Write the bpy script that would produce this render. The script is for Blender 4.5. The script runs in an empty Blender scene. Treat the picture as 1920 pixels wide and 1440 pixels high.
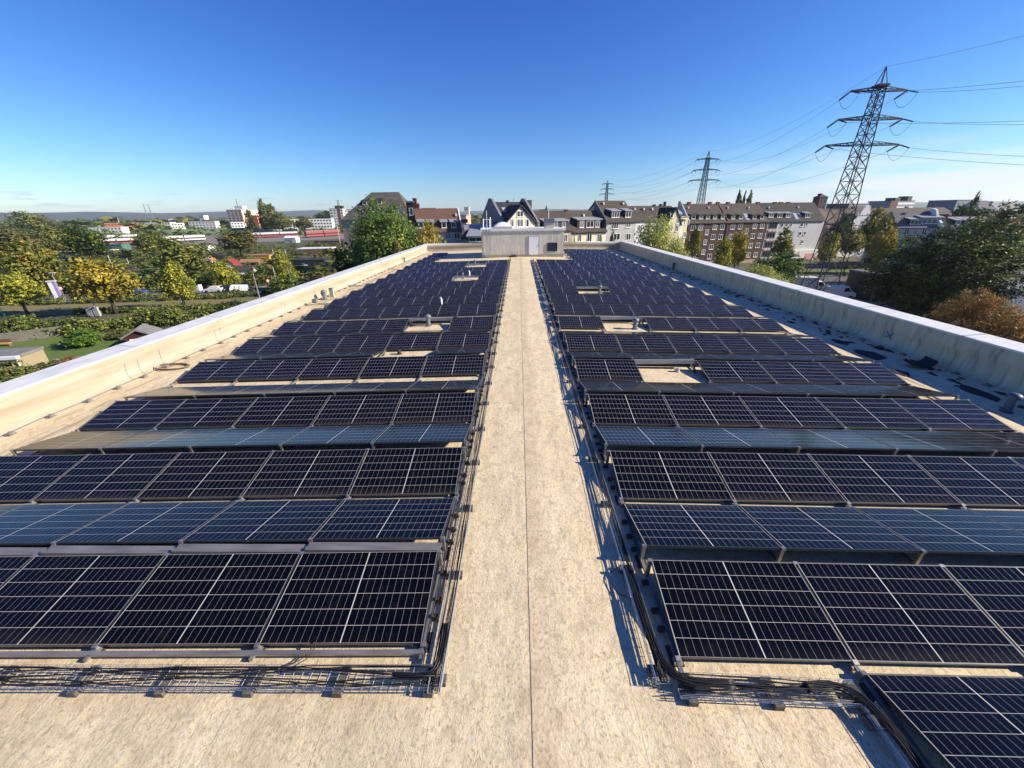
import bpy, math, random
import numpy as np
from mathutils import Vector, Matrix, Euler

random.seed(7)
R = math.radians
scene = bpy.context.scene
col = scene.collection

# ------------------------------------------------------------------ camera
CAMH = 4.54
FPX = 722.0                     # focal length in pixels of a 1920 wide picture
PITCH, YAW, ROLL = R(23.93), R(1.2), R(.75)
_r = Vector((1, 0, 0)); _f = Vector((0, math.cos(PITCH), -math.sin(PITCH))); _d = Vector((0, -math.sin(PITCH), -math.cos(PITCH)))
_Rz = Matrix.Rotation(YAW, 3, 'Z')
_r, _f, _d = _Rz @ _r, _Rz @ _f, _Rz @ _d
_c, _s = math.cos(ROLL), math.sin(ROLL)
_r, _d = _c * _r + _s * _d, -_s * _r + _c * _d
EYE = Vector((0, 0, CAMH))
cam = bpy.data.cameras.new('camera')
cam.sensor_width = 36; cam.lens = FPX / 1920 * 36
cam.clip_start = .05; cam.clip_end = 30000
camo = bpy.data.objects.new('camera', cam); col.objects.link(camo)
m = Matrix.Identity(4)
for i, v in enumerate((_r, -_d, -_f)):
    for j in range(3): m[j][i] = v[j]
m.translation = EYE
camo.matrix_world = m
scene.camera = camo

# ------------------------------------------------------------------ light
SUN_EL, SUN_AZ = R(27.7), R(-5.0)          # azimuth measured from +x, negative = towards the camera side
sdir = Vector((math.cos(SUN_EL) * math.cos(SUN_AZ), math.cos(SUN_EL) * math.sin(SUN_AZ), math.sin(SUN_EL)))
sl = bpy.data.lights.new('sun', 'SUN'); sl.energy = 5.0; sl.angle = R(.5); sl.color = (1, .90, .74)
so = bpy.data.objects.new('sun', sl); col.objects.link(so)
so.rotation_euler = sdir.to_track_quat('Z', 'Y').to_euler(); so.location = (30, 0, 40)
world = bpy.data.worlds.new('World'); scene.world = world; world.use_nodes = True
wt = world.node_tree; wt.nodes.clear()
wo = wt.nodes.new('ShaderNodeOutputWorld'); bg = wt.nodes.new('ShaderNodeBackground')
sky = wt.nodes.new('ShaderNodeTexSky'); sky.sky_type = 'NISHITA'; sky.sun_disc = False
sky.sun_elevation = SUN_EL; sky.sun_rotation = math.pi / 2 - SUN_AZ
sky.altitude = 50; sky.air_density = 1.0; sky.dust_density = .15; sky.ozone_density = 1.6
bg.inputs['Strength'].default_value = .064
hsv = wt.nodes.new('ShaderNodeMix'); hsv.data_type = 'RGBA'; hsv.blend_type = 'MULTIPLY'; hsv.inputs['Factor'].default_value = 1
wt.links.new(sky.outputs[0], hsv.inputs[6]); hsv.inputs[7].default_value = (.62, .90, 1.38, 1)
sx = wt.nodes.new('ShaderNodeSeparateColor'); wt.links.new(hsv.outputs[2], sx.inputs[0]); cx = wt.nodes.new('ShaderNodeCombineColor')
for _i, (_n, _g) in enumerate(((3.3, 1.62), (5.35, 1.40), (6.8, 1.0))):      # deeper blue overhead, as a camera renders a clear sky
    _a = wt.nodes.new('ShaderNodeMath'); _a.operation = 'DIVIDE'; _a.inputs[1].default_value = _n; wt.links.new(sx.outputs[_i], _a.inputs[0])
    _p = wt.nodes.new('ShaderNodeMath'); _p.operation = 'POWER'; _p.inputs[1].default_value = _g; wt.links.new(_a.outputs[0], _p.inputs[0])
    _m = wt.nodes.new('ShaderNodeMath'); _m.operation = 'MULTIPLY'; _m.inputs[1].default_value = _n; wt.links.new(_p.outputs[0], _m.inputs[0])
    wt.links.new(_m.outputs[0], cx.inputs[_i])
# thin clouds near the horizon, mixed in by direction
tc = wt.nodes.new('ShaderNodeTexCoord'); sep = wt.nodes.new('ShaderNodeSeparateXYZ')
wt.links.new(tc.outputs['Generated'], sep.inputs[0])
def wmath(op, a, b=None, c=None):
    n = wt.nodes.new('ShaderNodeMath'); n.operation = op
    for i, x in enumerate((a, b, c)):
        if x is None: continue
        if isinstance(x, (int, float)): n.inputs[i].default_value = x
        else: wt.links.new(x, n.inputs[i])
    return n.outputs[0]
def wramp(x, a, b):
    n = wt.nodes.new('ShaderNodeMapRange'); n.interpolation_type = 'SMOOTHSTEP'
    n.inputs['From Min'].default_value = a; n.inputs['From Max'].default_value = b
    wt.links.new(x, n.inputs['Value']); return n.outputs[0]
mp = wt.nodes.new('ShaderNodeMapping'); mp.inputs['Scale'].default_value = (2.2, 2.2, 16)
wt.links.new(tc.outputs['Generated'], mp.inputs[0])
n1 = wt.nodes.new('ShaderNodeTexNoise'); n1.inputs['Scale'].default_value = 2.4; n1.inputs['Detail'].default_value = 8
wt.links.new(mp.outputs[0], n1.inputs['Vector'])
X, Y_, Zs = sep.outputs
bank = wmath('MULTIPLY', wramp(X, .22, .62), wmath('SUBTRACT', 1.0, wramp(Zs, .02, .13)))
cl = wmath('MULTIPLY', bank, wramp(n1.outputs[0], .34, .62))
mixc = wt.nodes.new('ShaderNodeMix'); mixc.data_type = 'RGBA'
wt.links.new(wmath('MULTIPLY', cl, .8), mixc.inputs['Factor'])
wt.links.new(cx.outputs[0], mixc.inputs[6]); mixc.inputs[7].default_value = (8.2, 8.3, 8.9, 1)
# small grey flecks low in the sky to the west
mp2 = wt.nodes.new('ShaderNodeMapping'); mp2.inputs['Scale'].default_value = (5, 5, 42)
wt.links.new(tc.outputs['Generated'], mp2.inputs[0])
n2 = wt.nodes.new('ShaderNodeTexNoise'); n2.inputs['Scale'].default_value = 3.2; n2.inputs['Detail'].default_value = 4
wt.links.new(mp2.outputs[0], n2.inputs['Vector'])
band = wmath('MULTIPLY', wramp(Zs, .012, .024), wmath('SUBTRACT', 1.0, wramp(Zs, .03, .05)))
west = wmath('SUBTRACT', 1.0, wramp(X, -.35, -.1))
fl = wmath('MULTIPLY', wmath('MULTIPLY', band, west), wramp(n2.outputs[0], .56, .68))
mix2 = wt.nodes.new('ShaderNodeMix'); mix2.data_type = 'RGBA'
wt.links.new(wmath('MULTIPLY', fl, .32), mix2.inputs['Factor'])
wt.links.new(mixc.outputs[2], mix2.inputs[6]); mix2.inputs[7].default_value = (3.4, 3.9, 5.2, 1)
wt.links.new(mix2.outputs[2], bg.inputs['Color']); wt.links.new(bg.outputs[0], wo.inputs[0])
scene.view_settings.view_transform = 'Standard'; scene.view_settings.look = 'None'
scene.view_settings.exposure = .85; scene.view_settings.gamma = 1
scene.render.filter_size = 1.15
scene.cycles.use_denoising = True
scene.cycles.max_bounces = 6; scene.cycles.transparent_max_bounces = 8
scene.cycles.use_adaptive_sampling = False

# ------------------------------------------------------------------ geometry helpers
G = -12.0                        # street level; the roof ridge line is z = 0
def ray(px, py): return _f + _r * ((px - 960) / FPX) + _d * ((py - 720) / FPX)
def at(px, py, Y):               # point seen at a pixel, on the plane y = Y
    v = ray(px, py); return EYE + v * (Y / v.y)
def gp(px, py, z=G):             # point seen at a pixel, on a level plane
    v = ray(px, py); return EYE + v * ((z - CAMH) / v.z)
def ppm(P): return FPX / (Vector(P) - EYE).dot(_f)
SLOPE = .0215
def rz(x): return -SLOPE * abs(x)

class MB:
    def __init__(s): s.v = []; s.f = []
    def poly(s, pts):
        i = len(s.v); s.v += [tuple(p) for p in pts]; s.f.append(tuple(range(i, i + len(pts)))); return s
    def hexa(s, p):              # 8 points, bottom ring then top ring
        i = len(s.v); s.v += [tuple(q) for q in p]
        s.f += [tuple(i + k for k in q) for q in ((3, 2, 1, 0), (4, 5, 6, 7), (0, 1, 5, 4), (1, 2, 6, 5), (2, 3, 7, 6), (3, 0, 4, 7))]
        return s
    def box(s, x0, x1, y0, y1, z0, z1):
        return s.hexa([(x0, y0, z0), (x1, y0, z0), (x1, y1, z0), (x0, y1, z0), (x0, y0, z1), (x1, y0, z1), (x1, y1, z1), (x0, y1, z1)])
    def prism(s, pts, vec):      # planar polygon swept along vec
        n = len(pts); i = len(s.v); vec = Vector(vec)
        s.v += [tuple(p) for p in pts] + [tuple(Vector(p) + vec) for p in pts]
        s.f.append(tuple(range(i + n - 1, i - 1, -1))); s.f.append(tuple(range(i + n, i + 2 * n)))
        for k in range(n):
            a, b = i + k, i + (k + 1) % n; s.f.append((a, b, b + n, a + n))
        return s
    def tube(s, pts, r, n=6, cap=True, r1=None):
        pts = [Vector(p) for p in pts]; i0 = len(s.v); N = len(pts)
        for k, p in enumerate(pts):
            t = (pts[min(k + 1, N - 1)] - pts[max(k - 1, 0)]).normalized()
            u = t.orthogonal() if abs(t.z) > .9 else t.cross(Vector((0, 0, 1)))
            if abs(t.z) > .9: u = (Vector((1, 0, 0)) - t * t.x)
            u.normalize(); w = t.cross(u)
            rr = r if r1 is None else r + (r1 - r) * k / max(1, N - 1)
            if isinstance(r, (list, tuple)): rr = r[k]
            for a in range(n):
                an = 2 * math.pi * a / n
                s.v.append(tuple(p + u * (rr * math.cos(an)) + w * (rr * math.sin(an))))
        for k in range(N - 1):
            for a in range(n):
                b = (a + 1) % n
                s.f.append((i0 + k * n + a, i0 + k * n + b, i0 + (k + 1) * n + b, i0 + (k + 1) * n + a))
        if cap:
            s.f.append(tuple(i0 + a for a in range(n - 1, -1, -1))); s.f.append(tuple(i0 + (N - 1) * n + a for a in range(n)))
        return s
    def bar(s, a, b, w, h=None):
        a, b = Vector(a), Vector(b); h = h or w
        t = (b - a).normalized(); u = t.cross(Vector((0, 0, 1)))
        if u.length < 1e-3: u = Vector((1, 0, 0))
        u.normalize(); v = u.cross(t); u *= w / 2; v *= h / 2
        return s.hexa([a - u - v, a + u - v, a + u + v, a - u + v, b - u - v, b + u - v, b + u + v, b - u + v])
    def mesh(s, name, mat, smooth=False):
        me = bpy.data.meshes.new(name); me.from_pydata(s.v, [], s.f); me.update()
        if mat: me.materials.append(mat)
        if smooth: me.polygons.foreach_set('use_smooth', [True] * len(me.polygons))
        return me
    def build(s, name, mat, parent=None, smooth=False, fix=True):
        me = s.mesh(name, mat, smooth)
        if fix:
            import bmesh
            bm = bmesh.new(); bm.from_mesh(me); bmesh.ops.recalc_face_normals(bm, faces=bm.faces); bm.to_mesh(me); bm.free()
        return link(name, me, parent)

def link(name, me, parent=None):
    o = bpy.data.objects.new(name, me); col.objects.link(o)
    if parent: o.parent = parent
    return o
def tag(o, label, cat, group=None):
    o['label'] = label; o['category'] = cat
    if group: o['group'] = group
    return o
def thing(name, label, cat, loc=(0, 0, 0), rot=0, group=None):
    o = bpy.data.objects.new(name, None); col.objects.link(o)
    o.location = loc; o.rotation_euler = rot if hasattr(rot, '__len__') else (0, 0, rot)
    o.empty_display_size = .2
    return tag(o, label, cat, group)
def kind(o, k): o['kind'] = k; return o
def smooth_mb(me): me.polygons.foreach_set('use_smooth', [True] * len(me.polygons))

# ------------------------------------------------------------------ materials
def mat(name, c, rough=.8, metal=0, c2=None, scale=2.0, lo=.35, hi=.65, det=6, bump=0, bscale=30, spec=.4, stretch=None, c3=None, scale3=20, trans=0, var=0):
    M = bpy.data.materials.new(name); M.use_nodes = True; nt = M.node_tree; N = nt.nodes
    b = N['Principled BSDF']; b.inputs['Roughness'].default_value = rough; b.inputs['Metallic'].default_value = metal
    b.inputs['Specular IOR Level'].default_value = spec
    t = N.new('ShaderNodeTexCoord'); src = t.outputs['Object']
    if stretch:
        mp = N.new('ShaderNodeMapping'); mp.inputs['Scale'].default_value = stretch; nt.links.new(src, mp.inputs[0]); src = mp.outputs[0]
    def noise(sc, d):
        n = N.new('ShaderNodeTexNoise'); n.inputs['Scale'].default_value = sc; n.inputs['Detail'].default_value = d
        nt.links.new(src, n.inputs['Vector']); return n.outputs[0]
    out = None
    def mixin(cin, cc, sc, d, l, h):
        r = N.new('ShaderNodeMapRange'); r.inputs['From Min'].default_value = l; r.inputs['From Max'].default_value = h
        nt.links.new(noise(sc, d), r.inputs['Value'])
        x = N.new('ShaderNodeMix'); x.data_type = 'RGBA'; nt.links.new(r.outputs[0], x.inputs['Factor'])
        if isinstance(cin, tuple): x.inputs[6].default_value = (*cin, 1)
        else: nt.links.new(cin, x.inputs[6])
        x.inputs[7].default_value = (*cc, 1); return x.outputs[2]
    cur = tuple(c)
    if c2: cur = mixin(cur, c2, scale, det, lo, hi)
    if c3: cur = mixin(cur, c3, scale3, 4, .5, .75)
    if var:
        oi = N.new('ShaderNodeObjectInfo'); h = N.new('ShaderNodeHueSaturation')
        mr = N.new('ShaderNodeMapRange'); mr.inputs['To Min'].default_value = 1 - var; mr.inputs['To Max'].default_value = 1 + var
        nt.links.new(oi.outputs['Random'], mr.inputs['Value']); nt.links.new(mr.outputs[0], h.inputs['Value'])
        if isinstance(cur, tuple): h.inputs['Color'].default_value = (*cur, 1)
        else: nt.links.new(cur, h.inputs['Color'])
        cur = h.outputs[0]
    if isinstance(cur, tuple): b.inputs['Base Color'].default_value = (*cur, 1)
    else: nt.links.new(cur, b.inputs['Base Color'])
    if bump:
        bp = N.new('ShaderNodeBump'); bp.inputs['Strength'].default_value = bump; bp.inputs['Distance'].default_value = .02
        nt.links.new(noise(bscale, 4), bp.inputs['Height']); nt.links.new(bp.outputs[0], b.inputs['Normal'])
    return M

LG = 2.15
def leafmat(name, c1, c2, c3=None, trans=.3):
    M = bpy.data.materials.new(name); M.use_nodes = True; nt = M.node_tree; N = nt.nodes; N.clear()
    o = N.new('ShaderNodeOutputMaterial'); g = N.new('ShaderNodeNewGeometry'); rp = N.new('ShaderNodeValToRGB')
    c1, c2, c3 = [tuple(min(.6, v * LG) for v in c) if c else None for c in (c1, c2, c3)]
    e = rp.color_ramp.elements; e[0].color = (*c1, 1); e[1].color = (*c2, 1); e[0].position = .15; e[1].position = .85 if not c3 else .6
    if c3: k = e.new(.95); k.color = (*c3, 1)
    # patches of one tint through the crown plus a little change from leaf to leaf
    tc = N.new('ShaderNodeTexCoord'); nz = N.new('ShaderNodeTexNoise'); nz.inputs['Scale'].default_value = .45; nz.inputs['Detail'].default_value = 2
    nt.links.new(tc.outputs['Object'], nz.inputs['Vector'])
    mr = N.new('ShaderNodeMapRange'); mr.inputs['From Min'].default_value = .3; mr.inputs['From Max'].default_value = .7
    mr.inputs['To Min'].default_value = -.25; mr.inputs['To Max'].default_value = .45
    nt.links.new(nz.outputs[0], mr.inputs['Value'])
    ma = N.new('ShaderNodeMath'); ma.operation = 'MULTIPLY_ADD'; ma.inputs[1].default_value = .75
    nt.links.new(g.outputs['Random Per Island'], ma.inputs[0]); nt.links.new(mr.outputs[0], ma.inputs[2])
    nt.links.new(ma.outputs[0], rp.inputs[0])
    d = N.new('ShaderNodeBsdfPrincipled'); d.inputs['Roughness'].default_value = .5; d.inputs['Specular IOR Level'].default_value = .12
    t = N.new('ShaderNodeBsdfTranslucent'); x = N.new('ShaderNodeMixShader'); x.inputs[0].default_value = trans
    nt.links.new(rp.outputs[0], d.inputs['Base Color']); nt.links.new(rp.outputs[0], t.inputs['Color'])
    nt.links.new(d.outputs[0], x.inputs[1]); nt.links.new(t.outputs[0], x.inputs[2]); nt.links.new(x.outputs[0], o.inputs[0])
    return M

ALU = mat('aluminium', (.40, .38, .35), .40, .6, c2=(.25, .24, .225), scale=3, stretch=(.6, 1, 6))
GALV = mat('galvanised_wire', (.50, .51, .53), .4, .8)
BLACKMETAL = mat('dark_frame', (.018, .019, .022), .4, .6)
CABLE = mat('black_cable', (.012, .012, .013), .45)
RUBBER = mat('rubber_granulate', (.03, .028, .026), .95, c2=(.07, .06, .05), scale=40)
CONC = mat('concrete_block', (.22, .21, .19), .95, c2=(.11, .10, .09), scale=14)
WHITE = mat('white_paint', (.78, .78, .76), .6)
DARKWIN = mat('window_glass', (.02, .024, .03), .06, spec=.7)
ZINC = mat('zinc_sheet', (.55, .56, .58), .55, .25, c2=(.42, .43, .45), scale=3, stretch=(1, .3, 1))
PIPE = mat('grey_plastic', (.20, .22, .24), .5, c2=(.13, .14, .15), scale=8)
BLUEPIPE = mat('blue_grey_plastic', (.05, .08, .13), .5)
TRUNK = mat('bark', (.075, .058, .042), .95, c2=(.035, .028, .022), scale=6, stretch=(1, 1, .25))

def roof_material():
    M = bpy.data.materials.new('roof_membrane'); M.use_nodes = True; nt = M.node_tree; N = nt.nodes; L = nt.links
    b = N['Principled BSDF']; b.inputs['Roughness'].default_value = .85; b.inputs['Specular IOR Level'].default_value = .25
    t = N.new('ShaderNodeTexCoord'); P = t.outputs['Object']; sp = N.new('ShaderNodeSeparateXYZ'); L.new(P, sp.inputs[0])
    def mapped(s, rot=0):
        q = N.new('ShaderNodeMapping'); q.inputs['Scale'].default_value = s; q.inputs['Rotation'].default_value = (0, 0, rot); L.new(P, q.inputs[0]); return q.outputs[0]
    def noise(v, sc, d, r=.6, dist=0):
        n = N.new('ShaderNodeTexNoise'); n.inputs['Scale'].default_value = sc; n.inputs['Detail'].default_value = d; n.inputs['Roughness'].default_value = r
        n.inputs['Distortion'].default_value = dist
        L.new(v, n.inputs['Vector']); return n.outputs[0]
    def rng(x, a, b_, c=0, d=1):
        n = N.new('ShaderNodeMapRange'); n.inputs['From Min'].default_value = a; n.inputs['From Max'].default_value = b_
        n.inputs['To Min'].default_value = c; n.inputs['To Max'].default_value = d; L.new(x, n.inputs['Value']); return n.outputs[0]
    def mth(op, a, b_=None):
        n = N.new('ShaderNodeMath'); n.operation = op
        for i, x in enumerate((a, b_)):
            if x is None: continue
            if isinstance(x, (int, float)): n.inputs[i].default_value = x
            else: L.new(x, n.inputs[i])
        return n.outputs[0]
    def mix(fac, a, c):
        x = N.new('ShaderNodeMix'); x.data_type = 'RGBA'; L.new(fac, x.inputs['Factor'])
        if isinstance(a, tuple): x.inputs[6].default_value = (*a, 1)
        else: L.new(a, x.inputs[6])
        x.inputs[7].default_value = (*c, 1); return x.outputs[2]
    broad = noise(mapped((1, .55, 1)), 1.3, 5, .6)
    c = mix(rng(broad, .35, .65), (.78, .655, .43), (.66, .54, .345))
    fine = noise(mapped((1.3, 1, 1), .4), 26, 7, .74, .7)
    c = mix(rng(fine, .50, .67, 0, .85), c, (.29, .215, .12))
    streak = noise(mapped((9, 2.2, 1), .5), 5, 5, .7, .8)
    c = mix(rng(streak, .53, .70, 0, .5), c, (.30, .225, .145))
    pale = noise(mapped((1, 1, 1)), 9, 5, .7)
    c = mix(rng(pale, .56, .72, 0, .6), c, (.74, .68, .57))
    # dirt carried down to the gutters along both parapets
    ax = mth('ABSOLUTE', sp.outputs[0])
    edge = mth('MULTIPLY', rng(ax, 10.6, 11.4), mth('SUBTRACT', 1.0, rng(ax, 11.9, 12.5)))
    dirt = noise(mapped((2.2, .22, 1)), 1.6, 6, .65)
    c = mix(mth('MULTIPLY', edge, rng(dirt, .50, .62, 0, .75)), c, (.20, .15, .10))
    # welded laps between the sheets
    fr = mth('FRACT', mth('DIVIDE', mth('ADD', sp.outputs[0], 20.99), 1.03))
    lap = mth('LESS_THAN', mth('ABSOLUTE', mth('SUBTRACT', fr, .5)), .0045)
    c = mix(mth('MULTIPLY', lap, .42), c, (.14, .11, .08))
    fy = mth('FRACT', mth('DIVIDE', mth('ADD', sp.outputs[1], 4.3), 5.2))
    lapy = mth('LESS_THAN', mth('ABSOLUTE', mth('SUBTRACT', fy, .5)), .0012)
    c = mix(mth('MULTIPLY', lapy, .22), c, (.16, .13, .09))
    mott = noise(mapped((1, .8, 1), .7), 5.5, 7, .68, .4)
    c = mix(rng(mott, .52, .64, 0, .50), c, (.40, .315, .19))
    scuff = noise(mapped((14, .9, 1), -.6), 1.6, 6, .7, .5)
    c = mix(rng(scuff, .60, .74, 0, .55), c, (.26, .19, .11))
    # a band of dirt along the middle lap
    bandx = mth('SUBTRACT', 1.0, mth('MINIMUM', 1.0, mth('MULTIPLY', mth('ABSOLUTE', mth('SUBTRACT', sp.outputs[0], .22)), 3.2)))
    c = mix(mth('MULTIPLY', bandx, rng(mott, .40, .62, .1, .6)), c, (.42, .33, .22))
    big = noise(mapped((.8, .35, 1), .2), .55, 4, .55, .6)
    c = mix(rng(big, .54, .72, 0, .35), c, (.40, .31, .20))
    # tide marks where puddles dried
    ring = noise(mapped((1, .7, 1)), .9, 3, .5, .3)
    rg = mth('SUBTRACT', 1.0, mth('MINIMUM', 1.0, mth('MULTIPLY', mth('ABSOLUTE', mth('SUBTRACT', ring, .60)), 70.0)))
    c = mix(mth('MULTIPLY', rg, .30), c, (.28, .21, .13))
    L.new(c, b.inputs['Base Color'])
    bp = N.new('ShaderNodeBump'); bp.inputs['Strength'].default_value = .8; bp.inputs['Distance'].default_value = .014
    h = mth('ADD', fine, mth('MULTIPLY', noise(mapped((1, .4, 1)), 2.2, 3), 3.0)); L.new(h, bp.inputs['Height']); L.new(bp.outputs[0], b.inputs['Normal'])
    return M
ROOFM = roof_material()
SEAM = mat('seam_strip', (.62, .51, .34), .85, c2=(.47, .375, .24), scale=3.2, c3=(.31, .235, .145), scale3=22, lo=.40, hi=.66, bump=.4, bscale=24)
PARAM = mat('parapet_membrane', (.41, .37, .295), .75, c2=(.35, .30, .215), scale=1.1, stretch=(1, .25, 2.5), c3=(.33, .265, .175), scale3=4, bump=.25, bscale=6)
PARAMD = mat('parapet_stained_shade_tint', (.60, .505, .335), .8, c2=(.48, .41, .275), scale=1.4, stretch=(1, 2.0, .35), c3=(.25, .215, .15), scale3=3.2, bump=.2, bscale=6)  # warm pale base offsets blue skylight on the shaded parapet; blotches are stains
COPE = mat('coping_sheet', (.58, .58, .59), .55, .0, c2=(.47, .475, .49), scale=4, stretch=(1, .4, 1), lo=.4, hi=.7)
COPEW = mat('coping_white', (.80, .79, .75), .6, c2=(.70, .69, .65), scale=3)
RENDERW = mat('building_render', (.42, .40, .36), .9, c2=(.34, .32, .29), scale=.6)

def cell_material():
    M = bpy.data.materials.new('solar_cells'); M.use_nodes = True; nt = M.node_tree; N = nt.nodes; L = nt.links
    b = N['Principled BSDF']
    t = N.new('ShaderNodeTexCoord'); sp = N.new('ShaderNodeSeparateXYZ'); L.new(t.outputs['Object'], sp.inputs[0])
    def mth(op, a, b_=None, c_=None):
        n = N.new('ShaderNodeMath'); n.operation = op
        for i, x in enumerate((a, b_, c_)):
            if x is None: continue
            if isinstance(x, (int, float)): n.inputs[i].default_value = x
            else: L.new(x, n.inputs[i])
        return n.outputs[0]
    ax = mth('ABSOLUTE', sp.outputs[0]); y = sp.outputs[1]
    cw, rh, mx, my = .0930, .1853, .0055, .011
    fx = mth('ABSOLUTE', mth('SUBTRACT', mth('FRACT', mth('DIVIDE', mth('SUBTRACT', ax, mx), cw)), .5))
    fy = mth('ABSOLUTE', mth('SUBTRACT', mth('FRACT', mth('DIVIDE', mth('SUBTRACT', y, my), rh)), .5))
    lx = mth('GREATER_THAN', fx, .5 - .0013 / cw)
    ly = mth('GREATER_THAN', fy, .5 - .0019 / rh)
    mid = mth('LESS_THAN', ax, mx)
    ex = mth('GREATER_THAN', ax, mx + 10 * cw - .001)
    ey = mth('GREATER_THAN', mth('ABSOLUTE', mth('SUBTRACT', y, .567)), .567 - my)
    ln = mth('MAXIMUM', mth('MAXIMUM', mth('MULTIPLY', lx, .52), ly), mth('MAXIMUM', mid, mth('MAXIMUM', ex, ey)))
    oi = N.new('ShaderNodeObjectInfo')
    base = N.new('ShaderNodeMix'); base.data_type = 'RGBA'; L.new(oi.outputs['Random'], base.inputs['Factor'])
    base.inputs[6].default_value = (.0024, .0026, .0045, 1); base.inputs[7].default_value = (.0034, .0038, .0080, 1)
    x = N.new('ShaderNodeMix'); x.data_type = 'RGBA'; L.new(ln, x.inputs['Factor']); L.new(base.outputs[2], x.inputs[6]); x.inputs[7].default_value = (.58, .55, .49, 1)
    L.new(x.outputs[2], b.inputs['Base Color'])
    # dust washed towards the low edge, a few water marks
    dn = N.new('ShaderNodeTexNoise'); dn.inputs['Scale'].default_value = 7; dn.inputs['Detail'].default_value = 5
    ov = N.new('ShaderNodeVectorMath'); ov.operation = 'ADD'; L.new(t.outputs['Object'], ov.inputs[0]); L.new(oi.outputs['Location'], ov.inputs[1]); L.new(ov.outputs[0], dn.inputs['Vector'])
    low = N.new('ShaderNodeMapRange'); low.inputs['From Min'].default_value = .17; low.inputs['From Max'].default_value = .0; low.inputs['To Max'].default_value = .5; L.new(y, low.inputs['Value'])
    sp2 = N.new('ShaderNodeMapRange'); sp2.inputs['From Min'].default_value = .56; sp2.inputs['From Max'].default_value = .80; sp2.inputs['To Max'].default_value = .035; L.new(dn.outputs[0], sp2.inputs['Value'])
    ff = mth('ADD', mth('MULTIPLY', mth('MULTIPLY', low.outputs[0], dn.outputs[0]), mth('MULTIPLY', oi.outputs['Random'], .45)), sp2.outputs[0])
    dx = N.new('ShaderNodeMix'); dx.data_type = 'RGBA'; L.new(ff, dx.inputs['Factor']); L.new(x.outputs[2], dx.inputs[6]); dx.inputs[7].default_value = (.22, .19, .145, 1)
    L.new(dx.outputs[2], b.inputs['Base Color'])
    # thin film of dust makes the glass a little uneven
    nz = N.new('ShaderNodeTexNoise'); nz.inputs['Scale'].default_value = 2.5; nz.inputs['Detail'].default_value = 5; L.new(t.outputs['Object'], nz.inputs['Vector'])
    r = N.new('ShaderNodeMapRange'); r.inputs['To Min'].default_value = .06; r.inputs['To Max'].default_value = .16; L.new(nz.outputs[0], r.inputs['Value'])
    L.new(r.outputs[0], b.inputs['Roughness']); b.inputs['IOR'].default_value = 1.27
    return M
CELLS = cell_material()

# ------------------------------------------------------------------ the flat roof we look along
bld = thing('flat_roof_building', 'long flat roofed building with beige membrane roof and low parapets carrying the solar arrays', 'building')
YN, YF = -4.0, 56.4
XL, XR = -12.5, 13.9             # inner feet of the parapets
def par_prof(side):
    if side == 'R': return [(o, h * 1.24) for o, h in par_prof('L')]              # inner face profile, offset outward and height above the foot
    return [(0, 0), (.05, .015), (.12, .06), (.165, .14), (.195, .26), (.20, .40), (.165, .51), (.135, .61), (.15, .72), (.19, .90)]
rb = MB()
ys = np.linspace(YN, YF + 1.0, 40); xs = [XL - .05, -9, -6, -3, -1, 0, 1, 3, 6, 9, 12, XR + .05]
rng_ = np.random.RandomState(3)
idx = {}
for i, y in enumerate(ys):
    for j, x in enumerate(xs):
        idx[i, j] = len(rb.v); rb.v.append((x, y, rz(x)))
for i in range(len(ys) - 1):
    for j in range(len(xs) - 1):
        rb.f.append((idx[i, j], idx[i, j + 1], idx[i + 1, j + 1], idx[i + 1, j]))
rb.build('roof_membrane', ROOFM, bld, fix=False)
MB().poly([(.11, YN, .003), (.335, YN, -.001), (.335, 45.5, -.001), (.11, 45.5, .003)]).build('seam_strip', SEAM, bld, fix=False)
def parapet(side):
    pm = MB(); prof = par_prof(side); n = len(prof); sg = -1 if side == 'L' else 1
    x0 = XL if side == 'L' else XR; z0 = rz(x0); yy = np.linspace(YN, YF + .9, 90); rs = np.random.RandomState(5 if side == 'L' else 6)
    ph = rs.rand(6) * 6
    for i, y in enumerate(yy):
        for k, (o, h) in enumerate(prof):
            w = .012 * math.sin(y * 1.9 + ph[0] + k) + .010 * math.sin(y * .7 + ph[1] + 2 * k) if 1 < k < n - 1 else 0
            pm.v.append((x0 + sg * (o + w), y, z0 + h))
    for i in range(len(yy) - 1):
        for k in range(n - 1):
            a = i * n + k
            pm.f.append((a, a + 1, a + n + 1, a + n) if side == 'L' else (a, a + n, a + n + 1, a + 1))
    pm.build('parapet', PARAM if side == 'L' else PARAMD, bld, smooth=True, fix=False)
    # sheet coping in lengths with open joints
    ci = x0 + sg * .19; co = x0 + sg * .86; zt = z0 + (.90 if side == 'L' else 1.116); cm = MB(); y = YN
    ye = YF + .045 * x0 + .15
    while y < ye - .02:
        y1 = min(y + 4.0, ye)
        pts = [(ci - sg * .02, y, zt - .05), (ci - sg * .02, y, zt), (co, y, zt + .06), (co, y, zt - .12), (co - sg * .03, y, zt - .12), (co - sg * .03, y, zt + .025), (ci, y, zt - .035)]
        cm.prism(pts, (0, y1 - y - .012, 0)); y = y1
    y = YN + 4.0; jm = MB()
    while y < ye - .5:
        q = [(ci - sg * .024, y - .05, zt - .05), (ci - sg * .024, y - .05, zt + .004), (co + sg * .004, y - .05, zt + .064), (co + sg * .004, y - .05, zt - .10), (co, y - .05, zt - .10), (co, y - .05, zt + .0605), (ci - sg * .020, y - .05, zt + .0005), (ci - sg * .020, y - .05, zt - .05)]
        MB().prism(q, (0, .09, 0)).build('coping_joint', ZINC, bld); y += 4.0
    cm.build('coping', COPE if side == 'L' else COPEW, bld)
parapet('L'); parapet('R')
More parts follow.
